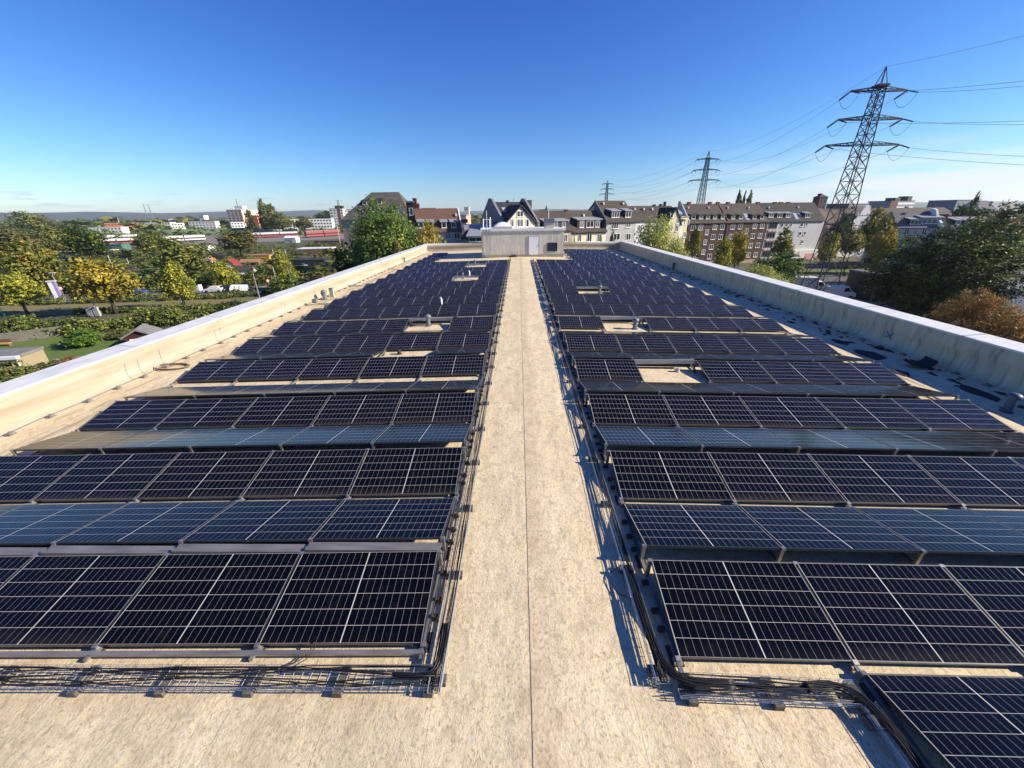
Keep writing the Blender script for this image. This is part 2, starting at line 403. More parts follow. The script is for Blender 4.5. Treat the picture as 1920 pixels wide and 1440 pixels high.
fm = MB(); prof = par_prof('F'); fx = np.linspace(XL - .2, XR + .2, 30)
for x in fx:
    for o, h in prof: fm.v.append((x, YF + .045 * x + o, max(rz(x), -.30) + h * 1.05))
n = len(prof)
for i in range(len(fx) - 1):
    for k in range(n - 1):
        a = i * n + k; fm.f.append((a, a + n, a + n + 1, a + 1))
fm.build('parapet', PARAM, bld, smooth=True, fix=False)
fa, fb = YF + .045 * (XL - .85) + .16, YF + .045 * (XR + .85) + .16
MB().hexa([(XL - .85, fa, .56), (XR + .85, fb, .56), (XR + .85, YF + 1.5, .62), (XL - .85, YF + 1.5, .62),
           (XL - .85, fa, .67), (XR + .85, fb, .67), (XR + .85, YF + 1.5, .71), (XL - .85, YF + 1.5, .71)]).build('coping', COPEW, bld)
wb = MB(); wb.box(XL - .83, XR + .83, YN, YF + 1.45, G - .5, -.42)
wb.box(XL - .83, XL - .30, YN, YF + 1.45, -.42, .55); wb.box(XR + .30, XR + .83, YN, YF + 1.45, -.42, .70); wb.box(XL - .30, XR + .30, YF + 1.05, YF + 1.45, -.42, .55)
wb.build('outer_wall', RENDERW, bld)
# lead pairs running over the left parapet, and the blue chalk cross on the right one
lw = MB()
for y in (11.3, 11.75, 12.6, 15.3, 15.6, 20.2, 20.5, 24.0, 29.0, 34.5, 40.0):
    z0 = rz(XL); lw = MB(); lw.tube([(XL + .01, y, z0 + .02), (XL - .10, y, z0 + .09), (XL - .165, y + .03, z0 + .26), (XL - .145, y + .05, z0 + .6), (XL - .18, y + .05, z0 + .87)], .006, 4); lw.build('bonding_wire', GALV, bld)

bx = MB(); zc = rz(XR) + .42; xw = XR + .158
for s in (-1, 1): bx.bar((xw, 14.35 - .16 * s, zc + .12), (xw, 14.35 + .14 * s, zc - .12), .025, .02)
bx.build('chalk_cross', mat('blue_chalk', (.05, .19, .34), .9), bld)

# ------------------------------------------------------------------ stair head on the roof
HY = 45.9
HA = R(4.0)
def box_house():
    h = thing('stair_house', 'grey rendered stair house with white door at the far end of the walkway', 'roof structure', (.5 - .5 * math.cos(HA) + HY * math.sin(HA), HY - .5 * math.sin(HA) - HY * math.cos(HA), 0), HA)
    wall = mat('grey_render', (.60, .565, .49), .9, c2=(.50, .47, .41), scale=1.6, stretch=(2.5, 2.5, .25), c3=(.34, .32, .28), scale3=5)
    x0, x1, zb, zt = -4.15, 5.10, -.13, 2.72
    MB().box(x0, x1, HY, HY + 6.2, zb, zt).build('wall', wall, h)
    MB().box(x0 - .02, x1 + .02, HY - .03, HY + 6.2, zb, .24).build('plinth', mat('plinth_membrane', (.36, .32, .26), .9, c2=(.26, .23, .18), scale=3), h)
    e = MB(); e.box(x0 - .10, x1 + .16, HY - .12, HY + 6.3, zt, zt + .20); e.build('roof_edge', mat('pale_flashing', (.62, .62, .62), .6), h)
    d = MB().box(1.18, 2.33, HY - .05, HY + .02, .20, 2.16).build('door', mat('white_steel_door', (.72, .73, .76), .5), h)
    f = MB()
    for a, b_ in ((1.12, 1.18), (2.33, 2.39)): f.box(a, b_, HY - .07, HY + .01, .20, 2.16)
    f.box(1.12, 2.39, HY - .07, HY + .01, 2.16, 2.23); f.build('door_frame', mat('grey_frame', (.45, .45, .45), .6), d)
    MB().box(2.20, 2.26, HY - .10, HY - .05, 1.12, 1.22).build('handle', BLACKMETAL, d)
    lv = MB()
    for k in range(9):
        z = .60 + k * .088
        lv.hexa([(3.28, HY - .06, z), (4.30, HY - .06, z), (4.30, HY - .005, z + .05), (3.28, HY - .005, z + .05), (3.28, HY - .055, z + .012), (4.30, HY - .055, z + .012), (4.30, HY - .003, z + .062), (3.28, HY - .003, z + .062)])
    lv.box(3.22, 3.28, HY - .07, HY, .56, 1.42); lv.box(4.30, 4.36, HY - .07, HY, .56, 1.42); lv.box(3.28, 4.30, HY - .07, HY, .53, .58); lv.box(3.28, 4.30, HY - .07, HY, 1.39, 1.45)
    lv.box(3.28, 4.30, HY - .002, HY + .01, .58, 1.40)
    lv.build('louvre', mat('dark_louvre', (.045, .055, .075), .5, .3), h)
    la = MB()
    for x in (-3.62, -3.12): la.bar((x, HY - .16, .02), (x, HY - .16, 3.45), .04)
    for k in range(11): la.bar((-3.62, HY - .16, .2 + k * .27), (-3.12, HY - .16, .2 + k * .27), .03)
    for z in (.5, 1.6, 2.5): la.bar((-3.62, HY - .16, z), (-3.62, HY, z), .03); la.bar((-3.12, HY - .16, z), (-3.12, HY, z), .03)
    la.bar((-3.85, HY - .2, 2.28), (-2.9, HY - .2, 2.28), .05)
    la.build('ladder', GALV, h)
    zr = zt + .2
    MB().box(-2.75, -.72, HY + .7, HY + 2.6, zr, zr + .26).build('skylight_kerb', mat('kerb_grey', (.40, .39, .37), .7), h)
    dm = MB(); nx = 10
    for i in range(nx + 1):
        for j in range(nx + 1):
            u, v = i / nx * 2 - 1, j / nx * 2 - 1
            dm.v.append((-1.735 + u * .98, HY + 1.65 + v * .92, zr + .262 + .46 * (max(0, 1 - u ** 2) ** .7) * (max(0, 1 - v ** 2) ** .7)))
    for i in range(nx):
        for j in range(nx):
            a = i * (nx + 1) + j; dm.f.append((a, a + nx + 1, a + nx + 2, a + 1))
    dm.build('skylight_dome', mat('acrylic_dome', (.74, .73, .70), .3), h, smooth=True)
    st = MB().box(3.06, 3.98, HY + .6, HY + 1.5, zr, zr + .56).build('vent_stack', mat('stack_render', (.50, .46, .38), .9, c2=(.4, .37, .3), scale=4), h)
    cp = MB(); cp.box(2.98, 4.06, HY + .52, HY + 1.58, zr + .565, zr + .98); cp.box(3.02, 4.02, HY + .56, HY + 1.54, zr + .98, zr + 1.03)
    cp.build('vent_cowl', mat('cowl_metal', (.20, .23, .27), .45, .5, c2=(.14, .16, .2), scale=3, stretch=(1, 1, 12)), st)
    MB().tube([(3.45, HY + 1.1, zr + 1.0), (3.45, HY + 1.1, zr + 1.95)], .035, 6).build('antenna_rod', WHITE, h)
    r_ = MB(); r_.tube([(-3.9, HY + .4, zr), (-3.9, HY + .4, zr + 1.0), (-3.2, HY + .4, zr + 1.0), (-3.2, HY + .4, zr)], .045, 6)
    r_.tube([(-3.9, HY + 1.3, zr), (-3.9, HY + 1.3, zr + 1.1)], .05, 6); r_.tube([(-3.1, HY + .9, zr), (-3.1, HY + .9, zr + 1.25)], .05, 6); r_.tube([(-3.5, HY + .9, zr), (-3.5, HY + .9, zr + 1.9)], .025, 6)
    r_.build('guard_rail', WHITE, h)
box_house()

# ------------------------------------------------------------------ solar panels
PW, PD, TILT, PITCHX = 1.903, 1.134, R(11.55), 1.925
X0 = {'L': -1.108, 'R': 1.728}
YROW = {'L': [2.79, 5.36, 7.92] + [10.85 + 2.567 * i for i in range(16)],
        'R': [2.67, 5.248, 7.82, 10.415, 13.055] + [16.004 + 2.575 * i for i in range(16)]}
cT, sT = PD * math.cos(TILT), PD * math.sin(TILT)
RGAP = .2366
fr = MB(); t = .035; w = .010
fr.box(-PW / 2, PW / 2, 0, w, -t, 0); fr.box(-PW / 2, PW / 2, PD - w, PD, -t, 0); fr.box(-PW / 2, -PW / 2 + w, w, PD - w, -t, 0); fr.box(PW / 2 - w, PW / 2, w, PD - w, -t, 0)
FRAME_ME = fr.mesh('panel_frame', mat('panel_frame', (.10, .10, .10), .4, .8))
CELL_ME = MB().box(-PW / 2 + w, PW / 2 - w, w, PD - w, -.012, -.002).mesh('cell_sheet', CELLS)
def supports(x):                 # clamp, ridge post and foot of one panel corner, in the panel's tilted frame
    s = MB(); hx = .045
    s.box(x - hx, x + hx, -.055, .02, -.075, -.037); s.box(x - .028, x + .028, -.03, .018, -.037, .004)
    return s
def post(x):
    s = MB(); h = .23
    # upright under the high edge, leaning back by the tilt so that it stands plumb
    sn, cs = math.sin(TILT), math.cos(TILT)
    def q(dx, dy, dz): return (x + dx, PD - .02 + dy * cs + dz * sn, -.04 - dy * sn * 0 + dz * cs)
    s.hexa([q(-.022, -.02, -h), q(.022, -.02, -h), q(.022, .02, -h), q(-.022, .02, -h), q(-.022, -.02, 0), q(.022, -.02, 0), q(.022, .02, 0), q(-.022, .02, 0)])
    s.box(x - .03, x + .03, PD - .03, PD + .012, -.04, .003)
    return s
CLAMP_ME = {s: supports(s * (PITCHX / 2)).mesh('clamp', ALU) for s in (-1, 1)}
POST_ME = {s: post(s * (PITCHX / 2)).mesh('support_post', ALU) for s in (-1, 1)}
ORD = ['first', 'second', 'third', 'fourth', 'fifth', 'sixth', 'seventh', 'eighth', 'ninth', 'tenth', 'eleventh', 'twelfth', 'thirteenth', 'fourteenth', 'fifteenth', 'sixteenth', 'seventeenth', 'eighteenth', 'nineteenth', 'twentieth', 'twenty-first']
HOLES = {('L', 8, 1), ('L', 11, 1), ('L', 21, 1), ('L', 27, 1), ('R', 7, 1), ('R', 11, 1), ('R', 17, 1)}
def panel(side, row, k, Ylow):
    sg = -1 if side == 'L' else 1
    xc = X0[side] + sg * PITCHX * (k + .5)
    even = row % 2 == 0
    pair = ORD[max(0, (row - 1) // 2)] if row > 0 else 'foremost'
    wing = 'left' if side == 'L' else 'right'
    place = ORD[k]
    if row == 0: lab = f'{place} panel right of the walkway in the cropped row nearest the camera'
    elif even: lab = f'{place} panel {wing} of the walkway, far slope of the {pair} double row, tilted away'
    else: lab = f'{place} panel {wing} of the walkway, near slope of the {pair} double row, facing the camera'
    roll = (1 if side == 'R' else -1) * math.atan(SLOPE) * (-1 if even else 1)
    o = thing('solar_panel', lab, 'solar panel', (xc, Ylow, .1 + rz(xc)), (TILT, roll, math.pi if even else 0), f'solar panels {wing} of the walkway')
    link('frame', FRAME_ME, o); link('cell_sheet', CELL_ME, o)
    if row <= 20:
        inner = -sg * (-1 if even else 1)
        link('clamp', CLAMP_ME[inner], o); link('support_post', POST_ME[inner], o)
        if k == 4: link('clamp', CLAMP_ME[-inner], o); link('support_post', POST_ME[-inner], o)
for side in 'LR':
    for n, Y in enumerate(YROW[side]):
        row = 2 * n + 1
        if row > (37 if side == 'L' else 39): continue
        for k in range(5):
            if row > 29 and (k < 4 if side == 'L' else k < 2): continue
            if (side, row, k) not in HOLES: panel(side, row, k, Y)
        if n <= 9:
            for k in range(5):
                if (side, row + 1, k) not in HOLES: panel(side, row + 1, k, Y + cT + RGAP + cT)
for k in (1, 2): panel('R', 0, k, YROW['R'][0] - .116)

# ridge sheets that close the gap where panels stand back to back
def ridge_sheet(side, row, k, lab):
    sg = -1 if side == 'L' else 1
    n = (row - 1) // 2 if row % 2 else row // 2 - 1
    y = YROW[side][n] + cT; xc = X0[side] + sg * PITCHX * (k + .5); z = .1 + sT + rz(xc)
    s = MB(); a, b_ = xc - PITCHX / 2 + .004, xc + PITCHX / 2 - .004
    prof = [(y + .035, z - .145), (y + .052, z - .03), (y + .10, z - .012), (y + .135, z - .055), (y + .195, z - .035), (y + .195, z - .041), (y + .137, z - .063), (y + .098, z - .02), (y + .058, z - .038), (y + .041, z - .145)]
    s.prism([(a, p, q) for p, q in prof], (b_ - a, 0, 0))
    o = s.build('ridge_sheet', ALU); tag(o, lab, 'ridge sheet', 'aluminium ridge sheets between the panels')
for k in range(5): ridge_sheet('L', 1, k, f'{ORD[k]} length from the walkway of silver ridge sheet behind the nearest left panels')
for side, row, lab in (('L', 11, 'silver ridge sheet exposed in the left gap around the capped pipe'), ('L', 21, 'silver ridge sheet exposed in the middle left gap of three'), ('L', 27, 'silver ridge sheet in the farthest left gap, near the stair house'),
                       ('R', 7, 'silver ridge sheet exposed in the nearest gap right of the walkway'), ('R', 11, 'silver ridge sheet in the right gap with the dark capped pipe'), ('R', 17, 'silver ridge sheet in the farthest gap right of the walkway')):
    ridge_sheet(side, row, 1, lab)
# rail along the low edge of the first left row
s = MB(); a, b_ = X0['L'] - 5 * PITCHX, X0['L'] + .02
yl = YROW['L'][0] - .10
s.hexa([(a, yl, rz(a) + .05), (b_, yl, rz(b_) + .05), (b_, yl + .038, rz(b_) + .05), (a, yl + .038, rz(a) + .05), (a, yl, rz(a) + .085), (b_, yl, rz(b_) + .085), (b_, yl + .038, rz(b_) + .10), (a, yl + .038, rz(a) + .10)])
tag(s.build('edge_rail', ALU), 'long silver rail under the low edge of the nearest left panels', 'rail')
PAD_ME = MB().box(-.07, .07, 0, .22, .002, .028).mesh('rubber_pad', RUBBER)
CLIP_ME = MB().box(-.04, .04, 0, .05, .03, .085).mesh('cable_clip', RUBBER)
# base rails the posts stand on
for side in 'LR':
    sg = -1 if side == 'L' else 1
    for k in range(6):
        x = X0[side] + sg * PITCHX * k; y0 = YROW[side][0] - .14 if not (side == 'R' and k in (1, 2, 3)) else .9
        y1 = YROW[side][14] + cT + .1
        if side == 'L' and k >= 4: y1 = 52.3
        if side == 'R' and k >= 2: y1 = 55.2
        o = MB().box(x - .022, x + .022, y0, y1, rz(x) + .028, rz(x) + .062)
        wing = 'left' if side == 'L' else 'right'
        ro = thing('base_rail', f'long aluminium base rail under the {"panel edge beside" if k == 0 else ORD[k - 1] + " panel joint away from"} the walkway, {wing} array', 'rail', (0, 0, 0), 0, 'base rails under the arrays')
        o.build('rail', ALU, ro)
        y = y0 + .1
        while y < y1:
            q = link('rubber_pad', PAD_ME, ro); q.location = (x, y, rz(x)); y += 1.28
        if k == 0:                               # black feet that stick out beside the array
            for n in range(15):
                for dy in (.32, .55, .95, 1.5, 1.75, 2.05):
                    q = link('cable_clip', CLIP_ME, ro); q.location = (x - sg * .063, YROW[side][n] + dy, rz(x))

# ------------------------------------------------------------------ cable trays
def tray_mb(path_fn, length, w, h, step, wires=6):
    s = MB(); n = max(2, int(length / 1.0)); r = .0027
    xs = np.linspace(-w / 2, w / 2, wires)
    prof = [(x, 0) for x in xs] + [(-w / 2, h), (w / 2, h), (-w / 2, h / 2), (w / 2, h / 2)]
    for (u, v) in prof: s.tube([path_fn(i * length / n, u, v) for i in range(n + 1)], r, 4, False)
    k = 0.0
    while k <= length:
        for (a, b_) in (((-w / 2, h), (-w / 2, 0)), ((-w / 2, 0), (w / 2, 0)), ((w / 2, 0), (w / 2, h))):
            s.tube([path_fn(k, *a), path_fn(k, *b_)], r, 4, False)
        k += step
    return s
def cables_mb(path_fn, length, w, n, rad, seed, lift=.012, step=.35, wig=.5):
    s = MB(); rs = np.random.RandomState(seed); m_ = int(length / step)
    for c in range(n):
        u0 = (rs.rand() - .5) * w; ph = rs.rand(3) * 6; pts = []
        for i in range(m_ + 1):
            t_ = i * length / m_
            u = u0 + wig * w * .35 * math.sin(t_ * (.9 + .5 * ph[0] / 6) + ph[1]) + (rs.rand() - .5) * .008
            u = max(-w / 2, min(w / 2, u)); v = lift + rad + .022 * (c % 3) + .012 * math.sin(t_ * 1.3 + ph[2])
            pts.append(path_fn(t_, u, v))
        s.tube(pts, rad, 5)
    return s
def straight(a, b_, z):
    a, b_ = Vector((*a, 0)), Vector((*b_, 0)); d = (b_ - a); L = d.length; d.normalize(); nrm = Vector((-d.y, d.x, 0))
    def fn(t_, u, v):
        p = a + d * t_ + nrm * u; return Vector((p.x, p.y, rz(p.x) + z + v))
    return fn, L
def feet_mb(fn, L, step, w, off=.1):
    s = MB(); t_ = off
    while t_ < L:
        a, b_, c, d = fn(t_, -w, 0), fn(t_ + .09, -w, 0), fn(t_ + .09, w, 0), fn(t_, w, 0)
        z0 = -.076; lo = [Vector((p.x, p.y, p.z + z0)) for p in (a, b_, c, d)]; hi = [Vector((p.x, p.y, p.z - .006)) for p in (a, b_, c, d)]
        s.hexa(lo + hi); t_ += step
    return s
FOOT = mat('foot_granulate', (.075, .068, .058), .95, c2=(.14, .125, .105), scale=30)
def tray(lab, a, b_, w, z, step, ncab, seed, foot_step=1.25, cover=None, h=.055, rad=.0062, wig=.5, catlab=None, foff=.1):
    fn, L = straight(a, b_, z)
    t_ = thing('cable_tray', lab, 'cable tray')
    tray_mb(fn, L, w, h, step).build('wire_basket', GALV, t_, fix=False)
    tt = foff
    while tt < L:
        feet_mb(fn, min(L, tt + .01), 9, w / 2 + .03, tt).build('rubber_foot', FOOT, t_); tt += foot_step
    if ncab:
        cb = cables_mb(fn, L, w * .8, ncab, rad, seed, wig=wig).build('cable_bundle', CABLE, smooth=True, fix=False)
        tag(cb, catlab, 'cables')
    if cover:
        cv = MB(); c0, c1 = cover; y = c0
        while y < c1:
            e = min(y + 1.9, c1); pr = [fn(y, -w / 2 - .006, -.005), fn(y, -w / 2 - .006, h + .012), fn(y, w / 2 + .006, h + .012), fn(y, w / 2 + .006, -.005), fn(y, w / 2 - .002, -.005), fn(y, w / 2 - .002, h + .006), fn(y, -w / 2 + .002, h + .006), fn(y, -w / 2 + .002, -.005)]
            cv.prism(pr, fn(e - .5, 0, 0) - fn(y, 0, 0)); y = e
        cv.build('tray_cover', ALU, t_)
tray('wire cable tray along the left edge of the walkway', (-.885, 2.30), (-.905, 43.6), .13, .08, .10, 7, 11, 1.3, catlab='black cables lying in the tray left of the walkway')
tray('wire cable tray along the right edge of the walkway, partly covered with metal lids', (1.47, 2.42), (1.50, 42.8), .13, .08, .10, 9, 12, 1.3, cover=(17.5, 40.2), catlab='black cables lying in the tray right of the walkway')
tray('wire cable tray in front of the nearest left panels', (-.85, 2.44), (-9.2, 2.46), .22, .075, .10, 9, 13, .95, wig=1.0, catlab='black cables winding through the tray in front of the left panels', foff=.06)
tray('short wire cable tray on the bare roof in front of the right panels', (1.62, 2.40), (3.45, 2.36), .22, .075, .10, 13, 14, .85, wig=1.1, catlab='thick black cable bundle crossing the short tray on the right', foff=.08)
tray('wire cable tray beside the cropped panel nearest the camera', (3.46, 2.28), (3.46, .6), .14, .08, .10, 0, 15, 1.1)
# cable bends at the tray corners
def bend(lab, pts, n, spread, seed, rad=.0062):
    s = MB(); rs = np.random.RandomState(seed)
    P = [Vector(p) for p in pts]
    for c in range(n):
        o = (c / max(1, n - 1) - .5) * spread; q = []
        for i in range(len(P) - 1):
            for t_ in np.linspace(0, 1, 5)[:-1 if i < len(P) - 2 else None]:
                p0, p1, p2, p3 = P[max(i - 1, 0)], P[i], P[i + 1], P[min(i + 2, len(P) - 1)]
                p = .5 * ((2 * p1) + (p2 - p0) * t_ + (2 * p0 - 5 * p1 + 4 * p2 - p3) * t_ ** 2 + (3 * p1 - p0 - 3 * p2 + p3) * t_ ** 3)
                tg = (p2 - p0).normalized(); nn = Vector((-tg.y, tg.x, 0))
                q.append(p + nn * o + Vector((0, 0, .01 * (c % 3) + .012 * (rs.rand() - .5))))
        s.tube(q, rad, 5)
    tag(s.build('cable_bend', CABLE, smooth=True, fix=False), lab, 'cables')
bend('black cables curving round the tray corner at the near left panel', [(-.89, 3.0, .11), (-.88, 2.75, .115), (-.90, 2.52, .11), (-1.02, 2.44, .10), (-1.35, 2.44, .09)], 9, .07, 3)
bend('black cables curving round the tray corner at the near right panel', [(1.47, 3.4, .10), (1.475, 3.0, .11), (1.50, 2.66, .11), (1.60, 2.48, .10), (1.80, 2.41, .09), (2.2, 2.40, .08)], 11, .09, 4)
bend('black cables turning from the short right tray toward the camera', [(2.9, 2.39, .06), (3.2, 2.40, .06), (3.40, 2.30, .06), (3.48, 2.05, .06), (3.50, 1.6, .05), (3.50, .7, .05)], 11, .09, 5)
bend('single black cable loop beside the right tray', [(1.40, 3.9, .05), (1.22, 3.75, .02), (1.26, 3.5, .02), (1.40, 3.38, .06)], 1, 0, 6)
bend('two thin black leads dropping from the first left panels', [(-2.35, 2.80, .07), (-2.38, 2.70, .02), (-2.46, 2.60, .03), (-2.60, 2.50, .08)], 2, .05, 7, .006)

# ------------------------------------------------------------------ lightning conductor along both parapets
def conductor(side, lab):
    sg = -1 if side == 'L' else 1; x = (XL + .10) if side == 'L' else (XR - .12)
    c = thing('lightning_conductor', lab, 'conductor')
    y0, y1 = 5.2, 55.5; rs = np.random.RandomState(8)
    pts = []; y = y0
    while y <= y1: pts.append((x + .03 * rs.randn() * .6, y, rz(x) + .085)); y += .9
    MB().tube(pts, .007, 5).build('conductor_wire', GALV, c)
    hm = MB(); hb = MB()
    for (xx, y, z) in pts:
        hm.hexa([(xx - .07, y - .075, rz(x) + .004), (xx + .07, y - .075, rz(x) + .004), (xx + .07, y + .075, rz(x) + .004), (xx - .07, y + .075, rz(x) + .004),
                 (xx - .05, y - .055, rz(x) + .07), (xx + .05, y - .055, rz(x) + .07), (xx + .05, y + .055, rz(x) + .07), (xx - .05, y + .055, rz(x) + .07)])
    me = None
    for (xx, y, z) in pts:
        h = MB()
        h.hexa([(-.075, -.08, .004), (.075, -.08, .004), (.075, .08, .004), (-.075, .08, .004), (-.055, -.06, .07), (.055, -.06, .07), (.055, .06, .07), (-.055, .06, .07)])
        h.box(-.02, .02, -.02, .02, .07, .095)
        if me is None: me = h.mesh('wire_holder', CONC)
        o = link('wire_holder', me, c); o.location = (xx, y, rz(x))
conductor('L', 'grey wire on small concrete holders along the foot of the sunlit left parapet')
conductor('R', 'wire on dark concrete holders along the foot of the shaded right parapet')

# ------------------------------------------------------------------ pipes and vents
def vent(px, py, h, r, lab, m_=PIPE, cap=1.7, P=None, name='vent_pipe'):
    P = P or gp(px, py, -.28); z = rz(P.x)
    v = thing(name, lab, 'vent pipe', (P.x, P.y, z))
    MB().tube([(0, 0, -.02), (0, 0, .03), (0, 0, .031), (0, 0, h)], [r * 1.5, r * 1.5, r, r], 14).build('pipe', m_, v, smooth=False)
    if cap:
        R_ = r * cap
        MB().tube([(0, 0, h - .02), (0, 0, h), (0, 0, h + R_ * .45), (0, 0, h + R_ * .75), (0, 0, h + R_ * .85)], [R_ * .9, R_, R_ * .95, R_ * .6, R_ * .15], 14).build('cap', m_, v, smooth=True)
    return v
def roofpt(px, py):
    P = gp(px, py, 0)
    for _ in range(8): P = gp(px, py, rz(P.x))
    return P
vent(0, 0, .40, .085, 'large blue grey mushroom vent at the foot of the right parapet', BLUEPIPE, 1.75, P=roofpt(1886, 772))
vent(0, 0, .50, .09, 'dark capped pipe against the far half of the right parapet', mat('dark_pipe', (.04, .042, .045), .6), 1.6, P=roofpt(1262, 506))
vent(0, 0, .46, .12, 'grey capped pipe at the foot of the left parapet', PIPE, 1.5, P=roofpt(610, 562))
vent(0, 0, .42, .08, 'small grey pipe by the far end of the left parapet', PIPE, 1.5, P=roofpt(759, 492))
vent(0, 0, .40, .09, 'grey capped pipe standing in the left gap on a white patch', PIPE, 1.6, P=roofpt(804, 611))
vent(0, 0, .14, .055, 'short grey pipe stub in the nearest right gap', mat('pale_pipe', (.45, .43, .38), .6), 0, P=roofpt(1270, 697))
vent(0, 0, .36, .095, 'dark capped pipe in the second gap right of the walkway', PIPE, 1.55, P=roofpt(1190, 617))
vent(0, 0, .38, .09, 'capped pipe in the farthest gap right of the walkway', PIPE, 1.6, P=roofpt(1124, 550))
vent(0, 0, .10, .06, 'low black cap in the left gap beside the fourth ridge', RUBBER, 1.3, P=roofpt(749, 664))
vent(0, 0, .40, .07, 'thin pipe in the middle left gap', PIPE, 1.4, P=roofpt(868, 523))
vent(0, 0, .45, .08, 'thin pipe in the farthest left gap', PIPE, 1.5, P=roofpt(891, 498))
for px, py, lab in ((829, 570, 'thin bent pipe poking up between left panels before the capped pipe'), (881, 514, 'thin bent pipe poking up between far left panels')):
    P = roofpt(px, py + 8); q = thing('bent_pipe', lab, 'vent pipe', (P.x, P.y, rz(P.x)))
    MB().tube([(0, 0, 0), (0, 0, .50), (-.03, -.01, .57), (-.10, -.03, .56)], .045, 8).build('pipe', WHITE, q, smooth=True)
for px, py, lab in ((1083, 505, 'small dark vent cap poking up among far right panels'), (1103, 524, 'pale small cap lying on a far right panel ridge')):
    P = roofpt(px, py); vent(0, 0, .42, .06, lab, PIPE, 1.6, P=P)
for px, py, lab in ((624, 557, 'beige boxed downpipe standing by the grey capped pipe'),):
    P = roofpt(px, py); o = thing('boxed_pipe', lab, 'pipe box', (P.x, P.y, rz(P.x)))
    MB().box(-.12, .12, -.10, .10, 0, .55).build('box', mat('beige_box', (.40, .37, .28), .8), o); MB().box(-.14, .14, -.12, .12, .55, .58).build('lid', PIPE, o)
for px, py, ln, lab in ((655, 537, 1.6, 'bent overflow pipe lying by the left parapet'), (725, 505, 1.5, 'far bent overflow pipe by the left parapet'), (604, 571, 1.2, 'low bent overflow pipe before the grey capped pipe')):
    P = roofpt(px, py); o = thing('overflow_pipe', lab, 'drain pipe', (P.x, P.y, rz(P.x)))
    MB().tube([(-.35, 0, .22), (-.28, 0, .12), (-.1, 0, .07), (ln * .5, -.05, .06), (ln, -.02, .05)], .05, 8).build('pipe', mat('drain_beige', (.42, .37, .29), .7), o, smooth=True)
    MB().box(-.50, -.26, -.12, .12, .10, .34).build('hopper', PIPE, o)
# dark matting and a rolled sheet at the right parapet
MATT = mat('dark_matting', (.022, .028, .036), .9, c2=(.012, .016, .02), scale=6)
P = roofpt(1728, 686); o = MB(); r0 = 10
pts = [(-.30, .16), (-.26, .05), (-.1, .02), (.1, .03), (.25, .09), (.33, .17), (.34, .24)]
o.prism([(P.x - .3 + a, P.y - .4, rz(P.x) + .02 + b_ + .05) for a, b_ in pts] + [(P.x - .3 + a, P.y - .4, rz(P.x) + .005 + b_ + .05) for a, b_ in reversed(pts)], (.1, .55, 0))
tag(o.build('rolled_mat', MATT), 'curled dark mat lying at the foot of the right parapet', 'mat')
for px, py, w_, l_, lab in ((1632, 666, .38, .55, 'flat dark mat beside the right array before the curled mat'), (1690, 700, .2, .28, 'small flat dark mat by the curled mat'), (1838, 738, .25, .55, 'dark mat near the blue grey vent'), (1575, 642, .2, .35, 'narrow dark mat at the gutter by the far right array')):
    P = roofpt(px, py)
    q = MB(); rs = np.random.RandomState(int(px)); ring = []
    for a in range(12):
        an = a / 12 * 2 * math.pi; rr = .8 + .35 * rs.rand(); ring.append((P.x + math.cos(an) * w_ * rr, P.y + math.sin(an) * l_ * rr, rz(P.x) + .006))
    q.prism(ring, (0, 0, .02)); tag(q.build('rubber_mat', MATT), lab, 'mat', 'dark mats along the right gutter')
# coil of wire and debris at the left parapet, and something dark by the stair house
P = roofpt(323, 690); o = MB(); rs = np.random.RandomState(2)
for c in range(5):
    o.tube([(P.x + (.50 + .04 * c) * math.cos(a / 14 * 6.28) * (1 if c % 2 else .9), P.y + .28 * math.sin(a / 14 * 6.28), rz(P.x) + .02 + .012 * c + .01 * rs.rand()) for a in range(15)], .014, 5)
tag(o.build('hose_coil', mat('brown_rope', (.16, .12, .085), .9), smooth=True, fix=False), 'flat brown coil of rope on the roof near the left parapet', 'rope')
def clump_mesh(name, n, r, h, seed, m_, sz=.06):
    rs = np.random.RandomState(seed); s = MB()
    for _ in range(n):
        a, q = rs.rand() * 6.28, r * math.sqrt(rs.rand()); x, y = q * math.cos(a), q * math.sin(a); z = h * rs.rand() * (1 - q / r * .8)
        d = sz * (.5 + rs.rand()); s.box(x - d, x + d, y - d * .7, y + d * .7, z, z + d * .6)
    return s.mesh(name, m_)
P = roofpt(965, 481); o = link('rag_pile', clump_mesh('rag_pile', 40, .45, .35, 9, mat('dark_rags', (.06, .045, .045), .95, c2=(.14, .08, .07), scale=9), .09)); o.location = (P.x - .1, P.y - .35, rz(P.x)); tag(o, 'small dark heap against the stair house wall beside its door', 'heap')
ms = MB(); rs = np.random.RandomState(17)
for c in range(200):
    y = 7 + 49 * rs.rand() ** 1.2; x = XR - .18 - abs(rs.randn()) * .42; nn = 6 + rs.randint(5); sz = .04 + .10 * rs.rand() ** 2
    if x < 11.9: continue
    i0 = len(ms.v)
    for a in range(nn):
        an = a / nn * 6.28; rr = sz * (.6 + .7 * rs.rand()); ms.v.append((x + rr * math.cos(an), y + rr * 1.9 * math.sin(an), rz(x) + .004))
    ms.v.append((x, y, rz(x) + .03 + sz * .35 * rs.rand()))
    for a in range(nn): ms.f.append((i0 + a, i0 + (a + 1) % nn, i0 + nn))
kind(ms.build('moss', mat('moss', (.022, .024, .014), 1, c2=(.05, .04, .025), scale=12), fix=False), 'stuff')['label'] = 'dark moss clumps along the right gutter'

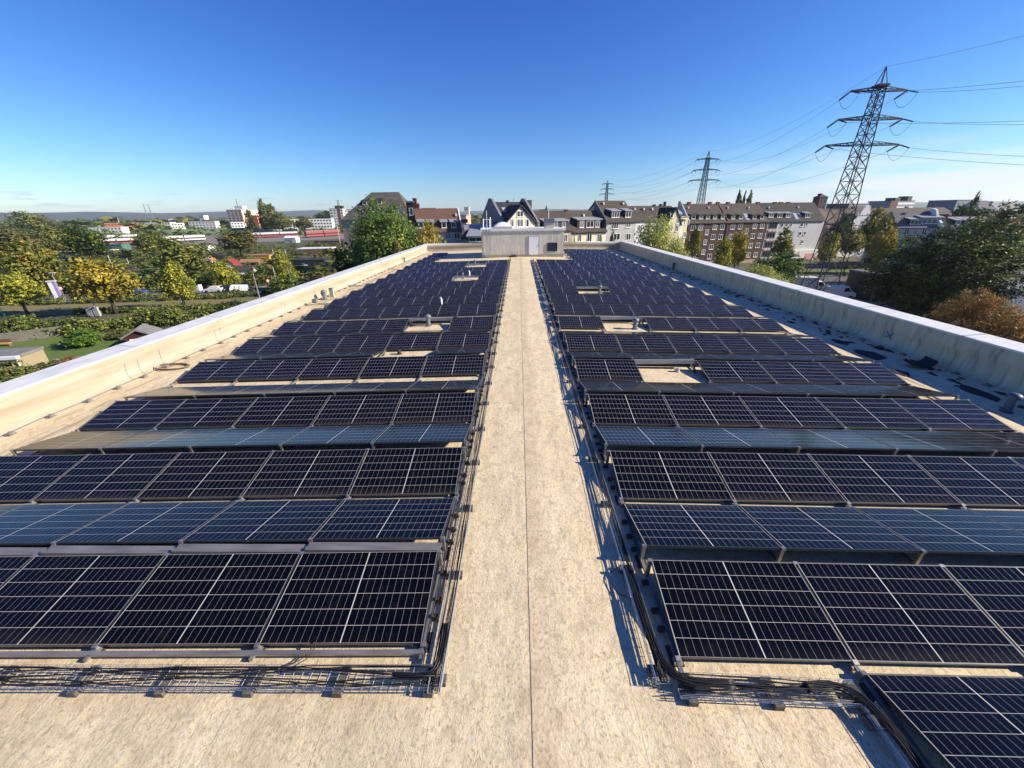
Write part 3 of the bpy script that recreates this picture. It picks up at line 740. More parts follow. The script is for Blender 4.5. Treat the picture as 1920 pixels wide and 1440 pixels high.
# ------------------------------------------------------------------ foliage
def leaf_cloud(lobes, n, leaf, seed, clump=26, spread=.16, shell=.55, flat=.5):
    """leaf faces gathered into clumps through several ellipsoid lobes; returns verts, faces arrays"""
    rs = np.random.RandomState(seed); vol = np.array([l[3] * l[4] * l[5] for l in lobes]) ** (2 / 3); vol /= vol.sum()
    C = []
    nc = max(4, n // clump)
    li = rs.choice(len(lobes), nc, p=vol)
    L = np.array(lobes)[li]
    d = rs.randn(nc, 3); d /= np.linalg.norm(d, axis=1)[:, None]
    rad = shell + (1 - shell) * rs.rand(nc) ** .6
    rad *= 1 + .14 * np.sin(d[:, 0] * 5 + seed) + .12 * np.sin(d[:, 2] * 7 + 2 * seed) * np.cos(d[:, 1] * 4)
    cen = L[:, :3] + d * rad[:, None] * L[:, 3:6]
    # lopsided clump sizes
    size = (L[:, 3:6].mean(1) * spread) * (.6 + .9 * rs.rand(nc))
    idx = rs.randint(0, nc, n)
    p = cen[idx] + rs.randn(n, 3) * size[idx][:, None] * np.array([1, 1, .75])
    out = d[idx] * .6 + np.array([0, 0, flat]); nrm = out + rs.randn(n, 3) * .75
    nrm /= np.linalg.norm(nrm, axis=1)[:, None]
    u = np.cross(nrm, rs.randn(n, 3)); u /= np.linalg.norm(u, axis=1)[:, None] + 1e-9
    v = np.cross(nrm, u)
    s = leaf * (.6 + .8 * rs.rand(n))[:, None]
    a = p - u * s; b_ = p + v * s * .55 + nrm * s * .12; c = p + u * s; e = p - v * s * .55 + nrm * s * .12
    V = np.stack([a, b_, c, e], 1).reshape(-1, 3)
    return V
def cloud_mesh(name, V, m_):
    me = bpy.data.meshes.new(name); nq = len(V) // 4
    me.vertices.add(len(V)); me.vertices.foreach_set('co', V.astype(np.float32).ravel())
    me.loops.add(nq * 4); me.loops.foreach_set('vertex_index', np.arange(nq * 4, dtype=np.int32))
    me.polygons.add(nq); me.polygons.foreach_set('loop_start', np.arange(0, nq * 4, 4, dtype=np.int32))
    try: me.polygons.foreach_set('loop_total', np.full(nq, 4, dtype=np.int32))
    except Exception: pass
    me.update(calc_edges=True); me.materials.append(m_); return me
LEAF = {
 'green': leafmat('leaves_green', (.030, .055, .014), (.075, .115, .026), (.16, .17, .04)),
 'dark': leafmat('leaves_dark', (.005, .011, .004), (.021, .039, .008), (.115, .135, .025), .34),  # bright third tint paints sunlit leaf edges into the dark crown
 'olive': leafmat('leaves_olive', (.036, .050, .015), (.090, .104, .027), (.145, .125, .034)),
 'yellow': leafmat('leaves_yellow', (.062, .080, .014), (.165, .165, .026), (.29, .235, .03)),
 'gold': leafmat('leaves_gold', (.075, .080, .016), (.185, .145, .024), (.30, .20, .026)),
 'amber': leafmat('leaves_amber', (.042, .056, .014), (.100, .102, .022), (.185, .135, .024)),
 'rust': leafmat('leaves_rust', (.055, .052, .018), (.155, .090, .028), (.27, .13, .03)),
 'brown': leafmat('leaves_brown', (.036, .044, .016), (.075, .076, .026), (.12, .09, .032)),
 'pale': leafmat('leaves_pale', (.07, .09, .02), (.22, .22, .055), (.42, .37, .13), .4),
 'hedge': leafmat('leaves_hedge', (.026, .040, .011), (.075, .090, .022), (.15, .15, .035), .2),
 'lawn': leafmat('leaves_bright', (.030, .060, .010), (.07, .12, .018), None, .2),
}
BASEM = LEAF['green']
PROTO = {}
def proto(key, lobes, n, leaf, seed, **kw): PROTO[key] = cloud_mesh('crown_' + key, leaf_cloud(lobes, n, leaf, seed, **kw), BASEM)
# every prototype stands 10 m high and 8 m wide
proto('round', [(0, 0, 6.2, 3.2, 3.2, 2.9), (-1.6, .5, 5.6, 2.2, 2.2, 2.2), (1.7, -.6, 5.4, 2.2, 2.2, 2.3), (.4, .8, 7.8, 2, 2, 1.9), (-.3, -1.4, 4.8, 2.3, 2.0, 1.7)], 5200, .26, 1)
proto('round_loose', [(.2, 0, 6.6, 2.6, 2.8, 2.6), (-2.0, .3, 5.4, 1.9, 1.8, 1.8), (2.1, -.4, 5.9, 1.8, 2, 1.9), (-.8, -.8, 7.9, 1.7, 1.7, 1.6), (1.0, .9, 4.3, 1.9, 1.7, 1.5)], 4200, .27, 2, clump=22, spread=.22)
proto('oval', [(0, 0, 6.0, 2.5, 2.5, 3.6), (-1.3, .2, 4.6, 1.9, 1.9, 2.0), (1.4, .1, 5.0, 1.9, 1.9, 2.3), (.1, 0, 8.0, 1.6, 1.6, 1.9)], 4600, .25, 3)
proto('cone', [(0, 0, 3.6, 3.2, 3.2, 1.9), (0, 0, 5.4, 2.5, 2.5, 1.9), (.1, 0, 7.2, 1.7, 1.7, 1.8), (0, 0, 8.8, .8, .8, 1.2)], 4200, .25, 4)
proto('poplar', [(0, 0, 3.0, 3.3, 3.3, 2.4), (.4, 0, 5.2, 3.4, 3.4, 2.4), (-.2, 0, 7.4, 2.5, 2.5, 2.0), (.2, 0, 9.0, 1.3, 1.3, 1.1)], 2600, .40, 5, spread=.2)
proto('bush', [(0, 0, 4.2, 3.6, 3.6, 3.8), (-2.2, .4, 3.2, 2.2, 2.2, 2.8), (2.1, -.5, 3.6, 2.2, 2.2, 3.0), (.3, .2, 7.3, 2.0, 2.0, 2.1)], 3600, .34, 6)
BIGN = {}
def trunk_mesh(seed, h=10, r=.28, base=.0):
    rs = np.random.RandomState(seed); s = MB()
    pts = [(0, 0, 0), (.05, .02, h * .18), (-.05, .06, h * .36), (.08, 0, h * .55), (0, .05, h * .8)]
    s.tube(pts, [r * 1.35, r, r * .8, r * .5, r * .15], 8)
    for b_ in range(9):
        a = rs.rand() * 6.28; z = h * (.28 + .4 * rs.rand()); l = h * (.16 + .16 * rs.rand())
        p0 = Vector((0, 0, z)); p1 = p0 + Vector((math.cos(a) * l * .5, math.sin(a) * l * .5, l * .35)); p2 = p0 + Vector((math.cos(a) * l, math.sin(a) * l, l * .9))
        s.tube([p0, p1, p2], [r * .4, r * .26, r * .07], 5)
    me = s.mesh('trunk', TRUNK); smooth_mb(me); return me
TRUNKS = [trunk_mesh(i) for i in range(3)]
def set_mat(o, m_):
    o.material_slots[0].link = 'OBJECT'; o.material_slots[0].material = m_
def tree(lab, px, top, width, Y, key, leaf, base=None, group=None, name='tree', cat='tree', crown_mesh=None, squash=1.0, bottom=None, rot=None):
    """tree whose crown spans `width` pixels round px and whose top is seen at pixel row `top`"""
    T = at(px, top, Y); pm_ = ppm(T); b_ = G if base is None else base
    h = T.z - b_; w_ = width / pm_
    t_ = thing(name, lab, cat, (T.x, Y, b_), random.random() * 6.28 if rot is None else rot, group)
    c = link('crown', crown_mesh or PROTO[key], t_); set_mat(c, LEAF[leaf])
    cb = (h - bottom / pm_) if bottom else None
    sx = w_ / 8.2; 
    if bottom:                   # crown given by its own pixel height: float it on a longer trunk
        hc = bottom / pm_; sz = hc / 7.6; c.scale = (sx, sx * squash, sz); c.location = (0, 0, h - 9.7 * sz)
    else:
        c.scale = (sx, sx * squash, h / 9.8)
    k = link('trunk', TRUNKS[int(abs(px)) % 3], t_); k.scale = (max(.35, sx * .8),) * 2 + (h / 10.5,)
    return t_

# --- ground, lawn, roads
GROUND = mat('ground', (.060, .066, .026), 1, c2=(.10, .085, .045), scale=.04, det=8, c3=(.035, .045, .016), scale3=.25)
gs = MB()
gs.poly([(-9000, -2000, G), (9000, -2000, G), (9000, 9500, G), (-9000, 9500, G)])
kind(gs.build('ground', GROUND, fix=False), 'structure')
ASPH = mat('asphalt', (.075, .075, .078), .9, c2=(.10, .098, .095), scale=.5)
def strip(name, pts, z, m_, kindv='structure'):
    o = MB().poly([(x, y, G + z) for x, y in pts]).build(name, m_, fix=False); return kind(o, kindv)
TD = Vector((.985, .17)); TN = Vector((-.17, .985))       # the street on the left and across it
O1 = Vector((-80, 91))
def sl(t_, n_): q = O1 + TD * t_ + TN * n_; return (q.x, q.y)
strip('road', [sl(-160, -3.6), sl(62, -3.6), sl(62, 4.2), sl(-160, 4.2)], .012, ASPH)
strip('pavement', [sl(-160, 4.2), sl(62, 4.2), sl(62, 7), sl(-160, 7)], .10, mat('paving', (.27, .24, .20), .9, c2=(.2, .18, .15), scale=1))
strip('verge', [sl(-160, -20.5), sl(62, -18.5), sl(62, -6.5), sl(-160, -6.5)], .006, mat('dry_grass', (.19, .155, .06), 1, c2=(.12, .125, .045), scale=.35, stretch=(.25, 2.2, 1), c3=(.27, .19, .085), scale3=.6))
strip('lawn', [(-95, 40), (-40, 40), (-40, 57.5), (-95, 57.5)], .006, mat('lawn', (.085, .135, .020), 1, c2=(.11, .155, .03), scale=.6, c3=(.05, .09, .014), scale3=4))
# roads on the right
strip('road', [(60, 118.5), (230, 148), (230, 156), (60, 126.5)], .012, ASPH)
strip('road', [(58, 96), (230, 124), (230, 132), (58, 104)], .012, ASPH)
strip('verge', [(60, 106), (230, 134), (230, 144), (60, 116)], .010, mat('verge_grass', (.075, .125, .025), 1, c2=(.13, .14, .05), scale=.5))
strip('road', [(-14, 74), (60, 80), (60, 92), (-14, 88)], .012, ASPH)
strip('yard', [(60, 66), (100, 72), (100, 92), (58, 88)], .016, mat('yard_paving', (.30, .25, .20), .9, c2=(.2, .17, .14), scale=.7))

# --- hedges
def hedge(lab, pts, w_, h_, n, leaf, m_, seed, jag=.35, z0=G):
    """a run of clumps along a ground line"""
    lobes = []; rs = np.random.RandomState(seed)
    for (a, b_) in zip(pts[:-1], pts[1:]):
        a, b_ = Vector(a), Vector(b_); L = (b_ - a).length; k = max(2, int(L / (w_ * .75)))
        for i in range(k):
            q = a.lerp(b_, (i + .5) / k); s = 1 + jag * (rs.rand() - .5) * 2
            lobes.append((q.x + rs.randn() * w_ * .12, q.y + rs.randn() * w_ * .12, z0 + h_ * .46 * s, w_ * .62, w_ * .56, h_ * .54 * s))
    o = link('hedge', cloud_mesh('hedge', leaf_cloud(lobes, n, leaf, seed, clump=20, spread=.2, shell=.75), LEAF[m_]))
    return tag(o, lab, 'hedge')
def H(lst): return [gp(*p).to_2d() for p in lst]
hedge('tall lumpy green hedge between the garden lawn and the street', H([(-120, 628), (0, 630), (120, 625), (260, 612), (380, 603), (500, 590)]), 3.6, 2.3, 26000, .20, 'hedge', 31)
hedge('low clipped hedge on the near side of the dry grass strip', H([(150, 588), (300, 583), (440, 575), (520, 568)]), 1.6, .85, 7000, .18, 'hedge', 32, .15)
hedge('low clipped hedge between the dry grass strip and the street', H([(-60, 574), (100, 570), (250, 565), (420, 559), (520, 553)]), 2.0, 1.5, 9000, .18, 'hedge', 33, .12)
hedge('dark hedge along the far pavement behind the blue car', H([(-60, 556), (60, 553), (200, 549), (330, 541)]), 3.0, 3.2, 9000, .24, 'dark', 34, .3)
hedge('dark hedge behind the parked white cars', H([(340, 540), (400, 536), (480, 530), (560, 520)]), 3.0, 2.6, 7000, .24, 'dark', 35, .3)
hedge('clipped hedge on the near edge of the green median at right', [(86, 107.5), (130, 114.8), (160, 120)], 1.6, 1.1, 4500, .2, 'hedge', 36, .15)
hedge('dark clipped hedge on the far edge of the green median at right', [(92, 119.6), (128, 126), (165, 132.5)], 1.7, 1.2, 4500, .2, 'dark', 37, .25)

# --- trees, left of the building
T = tree
T('large amber and green tree at the left edge of the picture', 36, 455, 96, 88, 'round', 'amber')
T('brown green tree standing behind the amber tree at the left edge', 26, 428, 100, 130, 'round_loose', 'brown')
T('yellow green street tree on the dry strip at the left edge', 12, 512, 82, 70, 'round_loose', 'yellow')
T('golden street tree by the white advertising column', 172, 482, 108, 71, 'round_loose', 'gold', bottom=92)
T('yellow street tree with a bare trunk by the green bin', 318, 492, 66, 75.5, 'oval', 'yellow', bottom=72)
T('broad olive tree behind the bare trunked yellow street tree', 325, 448, 104, 108, 'round', 'olive')
T('small yellow green tree beside the parked white car', 411, 487, 50, 97, 'round_loose', 'yellow', bottom=62)
T('slim yellow tree beside the tall arched street lamp', 524, 470, 46, 95, 'cone', 'yellow')
T('dark bush at the foot of the slim yellow tree', 535, 512, 60, 88, 'bush', 'green')
T('dark leafy tree among the allotments left of the trains', 146, 428, 74, 150, 'round', 'dark')
T('dark tree in the allotments above the flat white shed', 95, 420, 70, 160, 'round_loose', 'olive')
T('dark tree beside the red train on the left', 275, 433, 66, 175, 'round', 'olive')
T('rusty brown tree in front of the middle trains', 440, 430, 80, 175, 'round_loose', 'brown')
T('tall poplar, left of the pair before the white flats', 487, 376, 24, 430, 'poplar', 'olive')
T('shorter poplar, right of the pair before the white flats', 502, 385, 34, 425, 'poplar', 'olive')
T('small dark poplar in front of the pink tower block', 463, 395, 15, 420, 'poplar', 'dark')
T('rounded green tree right of the two poplars', 523, 400, 50, 400, 'round', 'olive')
T('rounded dark tree on the skyline left of the right tower block', 607, 396, 40, 600, 'round', 'dark')
T('dark tree hiding the middle of the white flats', 566, 408, 36, 420, 'round_loose', 'brown')
T('wooded dark tree mass at the far left skyline', 42, 397, 60, 420, 'round', 'olive')
T('round bush standing alone on the lawn', 143, 618, 62, 51.5, 'bush', 'lawn')
T('smaller grey green shrub beside the red hut', 222, 616, 42, 55, 'bush', 'olive')
T('dry brown shrub by the lawn hut at the lower left', 75, 682, 80, 40, 'bush', 'brown')
T('olive shrub in the lower left corner behind the parapet', 10, 678, 75, 37, 'bush', 'olive')
T('reddish dry shrub beside the debris heap', 125, 668, 36, 43, 'bush', 'rust')
T('brown shrub under the big green tree by the parapet', 600, 500, 90, 75, 'bush', 'brown')
# the large tree beyond the far left corner has a crown of its own
big = cloud_mesh('crown_big', leaf_cloud([(0, 0, 5.8, 3.4, 3.2, 3.0), (-2.0, .3, 4.6, 2.2, 2.2, 2.4), (2.2, -.4, 5.0, 2.1, 2.2, 2.4), (.2, .4, 8.0, 2.1, 2.1, 1.8), (-1.3, -.6, 7.0, 2.0, 2, 1.9), (1.6, .2, 7.2, 1.8, 1.8, 1.7), (0, -1.5, 3.6, 3.0, 2.0, 1.9)], 30000, .105, 41, clump=40, spread=.12), BASEM)
T('large dense green tree behind the far left corner of the parapet', 712, 378, 168, 64, 'round', 'green', crown_mesh=big)
T('dark lower tree left of the large dense green tree', 668, 445, 100, 70, 'round', 'dark')
thin = cloud_mesh('crown_thin', leaf_cloud([(-1, 0, 5.6, 2.6, 2.6, 2.6), (1.5, .3, 6.6, 2.0, 2.0, 2.0), (.2, -.4, 8.0, 1.6, 1.6, 1.5), (2.6, 0, 4.9, 1.4, 1.6, 1.4)], 3600, .20, 42, clump=12, spread=.24, shell=.4), BASEM)
T('thin orange leaved tree in front of the red tiled house', 795, 408, 88, 66, 'round', 'gold', crown_mesh=thin)
T('orange bush behind the far left corner of the parapet', 745, 448, 40, 60, 'bush', 'rust')
# --- trees, right of the building
pale = cloud_mesh('crown_pale', leaf_cloud([(0, 0, 5.8, 3.0, 3.0, 2.8), (-2.2, .2, 5.4, 1.8, 1.8, 2.0), (2.2, -.3, 5.0, 1.9, 2, 2.2), (.3, .4, 7.9, 1.9, 1.9, 1.7)], 13000, .13, 43, clump=18, spread=.2, shell=.45), BASEM)
T('loose sunlit pale green tree behind the far right corner of the parapet', 1232, 402, 108, 66, 'round', 'pale', crown_mesh=pale)
T('pale shrub spilling over the right parapet below the pale tree', 1275, 440, 60, 64, 'bush', 'pale', crown_mesh=pale)
T('small dark golden street tree before the brown brick block', 1306, 430, 36, 104, 'oval', 'amber', bottom=52)
T('left one of two yellow street trees before the brick block', 1362, 448, 44, 100, 'oval', 'yellow', bottom=60)
T('right one of two yellow street trees before the brick block', 1391, 435, 44, 103, 'oval', 'gold', bottom=62)
T('pointed golden green street tree before the white apartment block', 1476, 427, 48, 100, 'cone', 'amber', bottom=52)
T('broad green tree below the pointed golden one', 1468, 474, 92, 86, 'round', 'green')
T('sunlit pale leaved tree close behind the right parapet', 1432, 494, 100, 66, 'round', 'pale', crown_mesh=pale)
T('yellow green shrub by the white truck behind the parapet', 1490, 525, 40, 62, 'bush', 'yellow')
T('yellow street tree seen through the lattice mast', 1562, 437, 40, 108, 'oval', 'yellow', bottom=55)
T('round golden green street tree right of the lattice mast', 1608, 430, 40, 112, 'round', 'amber', bottom=48)
T('large dark tree with orange tips before the grey mansard house', 1656, 392, 64, 126, 'round', 'amber')
T('bright yellow tree left of the large dark tree', 1668, 428, 50, 112, 'round', 'gold')
T('dark conifer group on the right skyline', 1835, 385, 90, 150, 'round_loose', 'dark')
T('tall lopsided conifer on the right skyline', 1836, 360, 26, 155, 'cone', 'dark')
T('brown green tree at the right edge above the dark tree', 1895, 384, 105, 92, 'round', 'brown')
T('dark green trees behind the ornate gabled house', 1590, 402, 40, 150, 'round', 'dark')
huge = cloud_mesh('crown_huge', leaf_cloud([(0, 0, 5.6, 3.4, 3.2, 2.7), (-2.3, .2, 4.9, 2.0, 2.2, 2.3), (2.4, -.3, 5.3, 2.0, 2.2, 2.5), (.6, .3, 7.9, 2.2, 2.1, 1.9), (-1.2, 0, 7.2, 1.9, 2, 1.7), (0, -1.2, 3.2, 3.4, 2.4, 2.2), (-2.4, -.6, 2.9, 1.6, 1.6, 1.8)], 38000, .095, 44, clump=44, spread=.12, shell=.65), BASEM)
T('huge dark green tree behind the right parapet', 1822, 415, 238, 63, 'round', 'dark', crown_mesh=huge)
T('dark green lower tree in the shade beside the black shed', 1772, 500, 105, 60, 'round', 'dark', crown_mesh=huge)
T('rusty orange bush behind the right parapet', 1858, 545, 130, 44, 'bush', 'rust', crown_mesh=huge)
T('orange brown shrub in the lower right behind the parapet', 1905, 578, 120, 38, 'bush', 'rust', crown_mesh=pale)
T('dark olive shrub left of the rusty bush', 1765, 590, 80, 47, 'bush', 'brown')
for i, (px, tp, wd) in enumerate(((1388, 361, 14), (1397, 362, 9), (1409, 360, 13))):
    T(('left', 'thin middle', 'right')[i] + ' poplar of the three above the brick block roof', px, tp, wd, 260, 'poplar', 'dark')
T('small dark cypress before the cream town house', 1077, 437, 10, 80, 'cone', 'olive')
T('yellow green cypress at the right of the cream town house', 1128, 438, 12, 80, 'cone', 'amber')
T('dense yellow green conifer before the grey town house', 1149, 430, 22, 80, 'cone', 'olive')

# --- foliage nobody could count: allotments and far woods
def scatter(name, lab, n, area, size, leaves, leaf, m_, seed, hrange=(.5, 1)):
    rs = np.random.RandomState(seed); out = []
    base = [leaf_cloud([(0, 0, .5, .5, .5, .5), (.2, .1, .72, .3, .3, .3)], leaves, leaf, seed + k, clump=10, spread=.25, shell=.5) for k in range(5)]
    for i in range(n):
        x, y = area(rs)
        s = size * (.5 + rs.rand() ** 1.5); a = rs.rand() * 6.28; ca, sa = math.cos(a), math.sin(a)
        V = base[i % 5]; q = np.empty_like(V)
        q[:, 0] = (V[:, 0] * ca - V[:, 1] * sa) * s * (1 + .5 * rs.rand()) + x; q[:, 1] = (V[:, 0] * sa + V[:, 1] * ca) * s + y
        q[:, 2] = V[:, 2] * s * (hrange[0] + (hrange[1] - hrange[0]) * rs.rand()) + G; out.append(q)
    o = link(name, cloud_mesh(name, np.concatenate(out), LEAF[m_])); kind(o, 'stuff')['label'] = lab; return o
def area_px(x0, x1, y0, y1, p=1.0):
    def f(rs):
        P = gp(x0 + (x1 - x0) * rs.rand(), y0 + (y1 - y0) * rs.rand() ** p); return P.x, P.y
    return f
def area_polar(r0, r1, a0, a1):
    def f(rs):
        r_ = r0 * (r1 / r0) ** rs.rand(); a = R(a0 + (a1 - a0) * rs.rand()); return r_ * math.sin(a), r_ * math.cos(a)
    return f
scatter('allotment_shrubs', 'green shrubs crowding the allotment gardens', 420, area_px(-60, 660, 462, 545), 3.9, 110, .10, 'olive', 51, (.4, .8))
scatter('allotment_bushes', 'dark green bushes in the allotment gardens', 260, area_px(-60, 640, 464, 548), 3.9, 110, .10, 'green', 52, (.35, .75))
scatter('allotment_thicket', 'brown autumn thickets in the allotment gardens', 200, area_px(-60, 640, 464, 535), 4.2, 110, .10, 'brown', 53, (.4, .8))
scatter('railway_greenery', 'green shrubs beyond the railway', 330, area_polar(430, 680, -58, -14), 9, 70, .13, 'green', 54, (.35, .7))
scatter('distant_woods', 'far trees covering the plain below the hills', 3400, area_polar(680, 4300, -60, 12), 15, 26, .26, 'olive', 55, (.4, .75))
scatter('far_suburb_trees', 'far trees among the suburbs at right', 600, area_polar(330, 2600, 8, 62), 13, 40, .2, 'olive', 56, (.4, .75))

# --- hills along the horizon
hm = MB(); na, nr = 220, 7; rs = np.random.RandomState(61); ph = rs.rand(8) * 6.28
for i in range(na):
    a = R(-66 + 132 * i / (na - 1)); 
    top = 58 + 16 * math.sin(a * 5 + ph[0]) + 10 * math.sin(a * 13 + ph[1]) + 6 * math.sin(a * 37 + ph[2]) + 4 * rs.rand()
    for k in range(nr):
        q = k / (nr - 1); r_ = 4600 + 2600 * q
        hm.v.append((r_ * math.sin(a), r_ * math.cos(a), G - 1 + (top + 10) * math.sin(min(1, q * 1.15) * math.pi / 2) ** 1.3))
for i in range(na - 1):
    for k in range(nr - 1):
        a = i * nr + k; hm.f.append((a, a + nr, a + nr + 1, a + 1))
kind(hm.build('hills', mat('wooded_hills', (.022, .034, .016), 1, c2=(.045, .055, .025), scale=.012, c3=(.014, .022, .012), scale3=.03), smooth=True, fix=False), 'structure')

# ------------------------------------------------------------------ houses
TILE_BROWN = mat('roof_tiles_brown', (.066, .051, .040), .85, c2=(.046, .035, .028), scale=.8, c3=(.09, .07, .055), scale3=3, stretch=(1, 1, 3), bump=.4, bscale=9, var=.12)
TILE_RED = mat('roof_tiles_red', (.15, .076, .05), .85, c2=(.11, .055, .038), scale=.8, c3=(.085, .05, .036), scale3=3, stretch=(.6, 1, 5), bump=.4, bscale=9)
SLATE = mat('dark_slate', (.022, .022, .024), .7, c2=(.035, .034, .034), scale=1.5)
SLATE_OLD = mat('weathered_slate', (.105, .095, .080), .85, c2=(.065, .06, .052), scale=.35, c3=(.14, .125, .10), scale3=1.6, stretch=(.5, 1, 2))
SLATE_GREY = mat('grey_slate', (.14, .14, .145), .8, c2=(.10, .10, .105), scale=.7)
BRICK = mat('brown_brick', (.085, .047, .034), .9, c2=(.064, .036, .027), scale=.5, c3=(.11, .06, .044), scale3=4, stretch=(1, 1, 3))
CREAM = mat('cream_plaster', (.80, .74, .54), .9, c2=(.74, .68, .49), scale=.5)
YELLOW = mat('yellow_plaster', (.72, .64, .36), .9, c2=(.66, .58, .32), scale=.5)
GREYW = mat('grey_plaster', (.46, .455, .44), .9, c2=(.41, .40, .385), scale=.5)
GREYL = mat('pale_grey_plaster', (.58, .575, .56), .9, c2=(.53, .52, .50), scale=.4)
WHITEW = mat('white_plaster', (.76, .75, .72), .9, c2=(.70, .69, .66), scale=.4)
PINK = mat('pink_plaster', (.62, .36, .27), .9, c2=(.56, .33, .25), scale=.4)
ORANGE = mat('orange_plaster', (.62, .20, .09), .9)
STONE = mat('sand_stone', (.42, .36, .27), .9, c2=(.34, .29, .22), scale=1.2)
REDB = mat('red_brick', (.17, .07, .05), .9, c2=(.12, .05, .04), scale=1.2)
DARKB = mat('dark_cladding', (.045, .042, .04), .8)
LEAD = mat('lead_grey', (.30, .31, .33), .6, .2)
CURT = mat('net_curtain', (.20, .20, .195), .25, c2=(.06, .06, .065), scale=1.3, spec=.6)
WIN = {}
def win_meshes(w, h, mull):
    k = (round(w, 2), round(h, 2), mull)
    if k not in WIN:
        f = MB(); t_ = .10; d = .07
        f.box(-w / 2, w / 2, -d, .02, 0, t_); f.box(-w / 2, w / 2, -d, .02, h - t_, h); f.box(-w / 2, -w / 2 + t_, -d, .02, t_, h - t_); f.box(w / 2 - t_, w / 2, -d, .02, t_, h - t_)
        for i in range(mull):
            x = -w / 2 + w * (i + 1) / (mull + 1); f.box(x - .05, x + .05, -d + .004, .02, t_, h - t_)
        f.box(-w / 2 - .1, w / 2 + .1, -d - .1, .02, -.07, -.002)
        p = MB().box(-w / 2 + t_, w / 2 - t_, -.02, .012, t_, h - t_)
        WIN[k] = (f.mesh('window', WHITE), p.mesh('pane', DARKWIN))
    return WIN[k]
class House:
    """front wall from eL to eR (3D points on the eaves line); local u along the front, y inward, z up from the street"""
    def __init__(s, name, lab, cat, eL, eR, depth, ridge, wallm, roofm, roof='gable', ridge_at=.5, over=.35, base=G, group=None, wall_name='wall'):
        eL, eR = Vector(eL), Vector(eR); d = (eR - eL); d.z = 0; s.L = d.length; s.ang = math.atan2(d.y, d.x); s.base = base
        s.he = (eL.z + eR.z) / 2 - base; s.D = depth; s.hr = ridge - base; s.org = Vector((eL.x, eL.y, base)); s.yr = depth * ridge_at; s.roofkind = roof
        s.o = thing(name, lab, cat, s.org, s.ang, group)
        s.U = Vector((math.cos(s.ang), math.sin(s.ang), 0)); s.N = Vector((-math.sin(s.ang), math.cos(s.ang), 0))
        L, D, he, hr = s.L, s.D, s.he, s.hr; w = MB()
        if roof == 'gable':
            w.prism([(0, 0, 0), (0, 0, he), (0, s.yr, hr - .3), (0, D, he), (0, D, 0)], (L, 0, 0))
            r = MB(); q = (hr - he) / s.yr
            a = [(-over * .4, -over, he - over * q), (-over * .4, s.yr, hr), (-over * .4, s.yr, hr + .22), (-over * .4, -over, he - over * q + .22)]
            r.prism(a, (L + over * .8, 0, 0)); q2 = (hr - he) / (D - s.yr)
            b_ = [(-over * .4, D + over, he - over * q2), (-over * .4, s.yr + .004, hr), (-over * .4, s.yr + .004, hr + .22), (-over * .4, D + over, he - over * q2 + .22)]
            r.prism(b_, (L + over * .8, 0, 0))
        elif roof == 'hip':
            w.box(0, L, 0, D, 0, he); r = MB(); i = min(L, D) * .5 if not isinstance(ridge_at, tuple) else 0
            u0, u1 = (ridge_at if isinstance(ridge_at, tuple) else (i, L - i)); s.yr = D * .5
            A, B, C, E_ = (-over, -over, he), (L + over, -over, he), (L + over, D + over, he), (-over, D + over, he); P, Q = (u0, D / 2, hr), (u1, D / 2, hr)
            r.poly([A, B, Q, P]); r.poly([B, C, Q]); r.poly([C, E_, P, Q]); r.poly([E_, A, P]); r.poly([E_, C, B, A])
        elif roof == 'front':        # gable towards the street
            w.prism([(0, 0, 0), (L, 0, 0), (L, 0, he), (L / 2, 0, hr - .25), (0, 0, he)], (0, D, 0)); r = MB(); q = (hr - he) / (L / 2)
            for sg in (-1, 1):
                x0 = L / 2 + sg * (L / 2 + over); z0 = he - over * q
                r.prism([(x0, -over, z0), (L / 2 + sg * .004, -over, hr), (L / 2 + sg * .004, -over, hr + .25), (x0, -over, z0 + .25)], (0, D + over * 2, 0))
        else:                        # flat
            w.box(0, L, 0, D, 0, he); r = MB().box(-.1, L + .1, -.1, D + .1, he, he + .3)
        s.wall = w.build(wall_name, wallm, s.o); s.roof = r.build('roof', roofm, s.o)
    def hit(s, px, py, y=0):         # pixel to (u, z) on the plane y inside the house frame
        v = ray(px, py); p0 = s.org + s.N * y; t_ = (p0 - EYE).dot(s.N) / v.dot(s.N); P = EYE + v * t_ - s.org
        return P.dot(s.U), P.z
    def onroof(s, px, py):           # pixel to (u, y, z) on the front roof slope
        q = (s.hr - s.he) / s.yr; v = ray(px, py); e = EYE - s.org
        n_ = Vector((0, 0, 1)) - s.N * q; t_ = (s.he + .22 - e.dot(n_)) / v.dot(n_); P = e + v * t_
        return P.dot(s.U), P.dot(s.N), P.z
    def window(s, px, py, w, h, mull=1, uz=None):
        u, z = uz or s.hit(px, py); f, p = win_meshes(w, h, mull)
        o = link('window', f, s.o); o.location = (u, 0, z - h / 2); k = link('pane', p, o)
        if random.random() < .33: set_mat(k, CURT)
        return u, z
    def dormer(s, px, py, w, h, mull=1, rm=None, cm=None, win=None, drop=.18, nwin=1, gaps=None):
        """px, py = middle of the sill line on the roof"""
        u, y, z = s.onroof(px, py); q = (s.hr - s.he) / s.yr; dp = (h + .3) / max(.12, q - drop)
        b_ = MB().hexa([(u - w / 2, y, z - .5), (u + w / 2, y, z - .5), (u + w / 2, y + dp, z - .5), (u - w / 2, y + dp, z - .5), (u - w / 2, y, z + h), (u + w / 2, y, z + h), (u + w / 2, y + dp, z + h + dp * drop), (u - w / 2, y + dp, z + h + dp * drop)])
        d = b_.build('dormer', cm or DARKB, s.o)
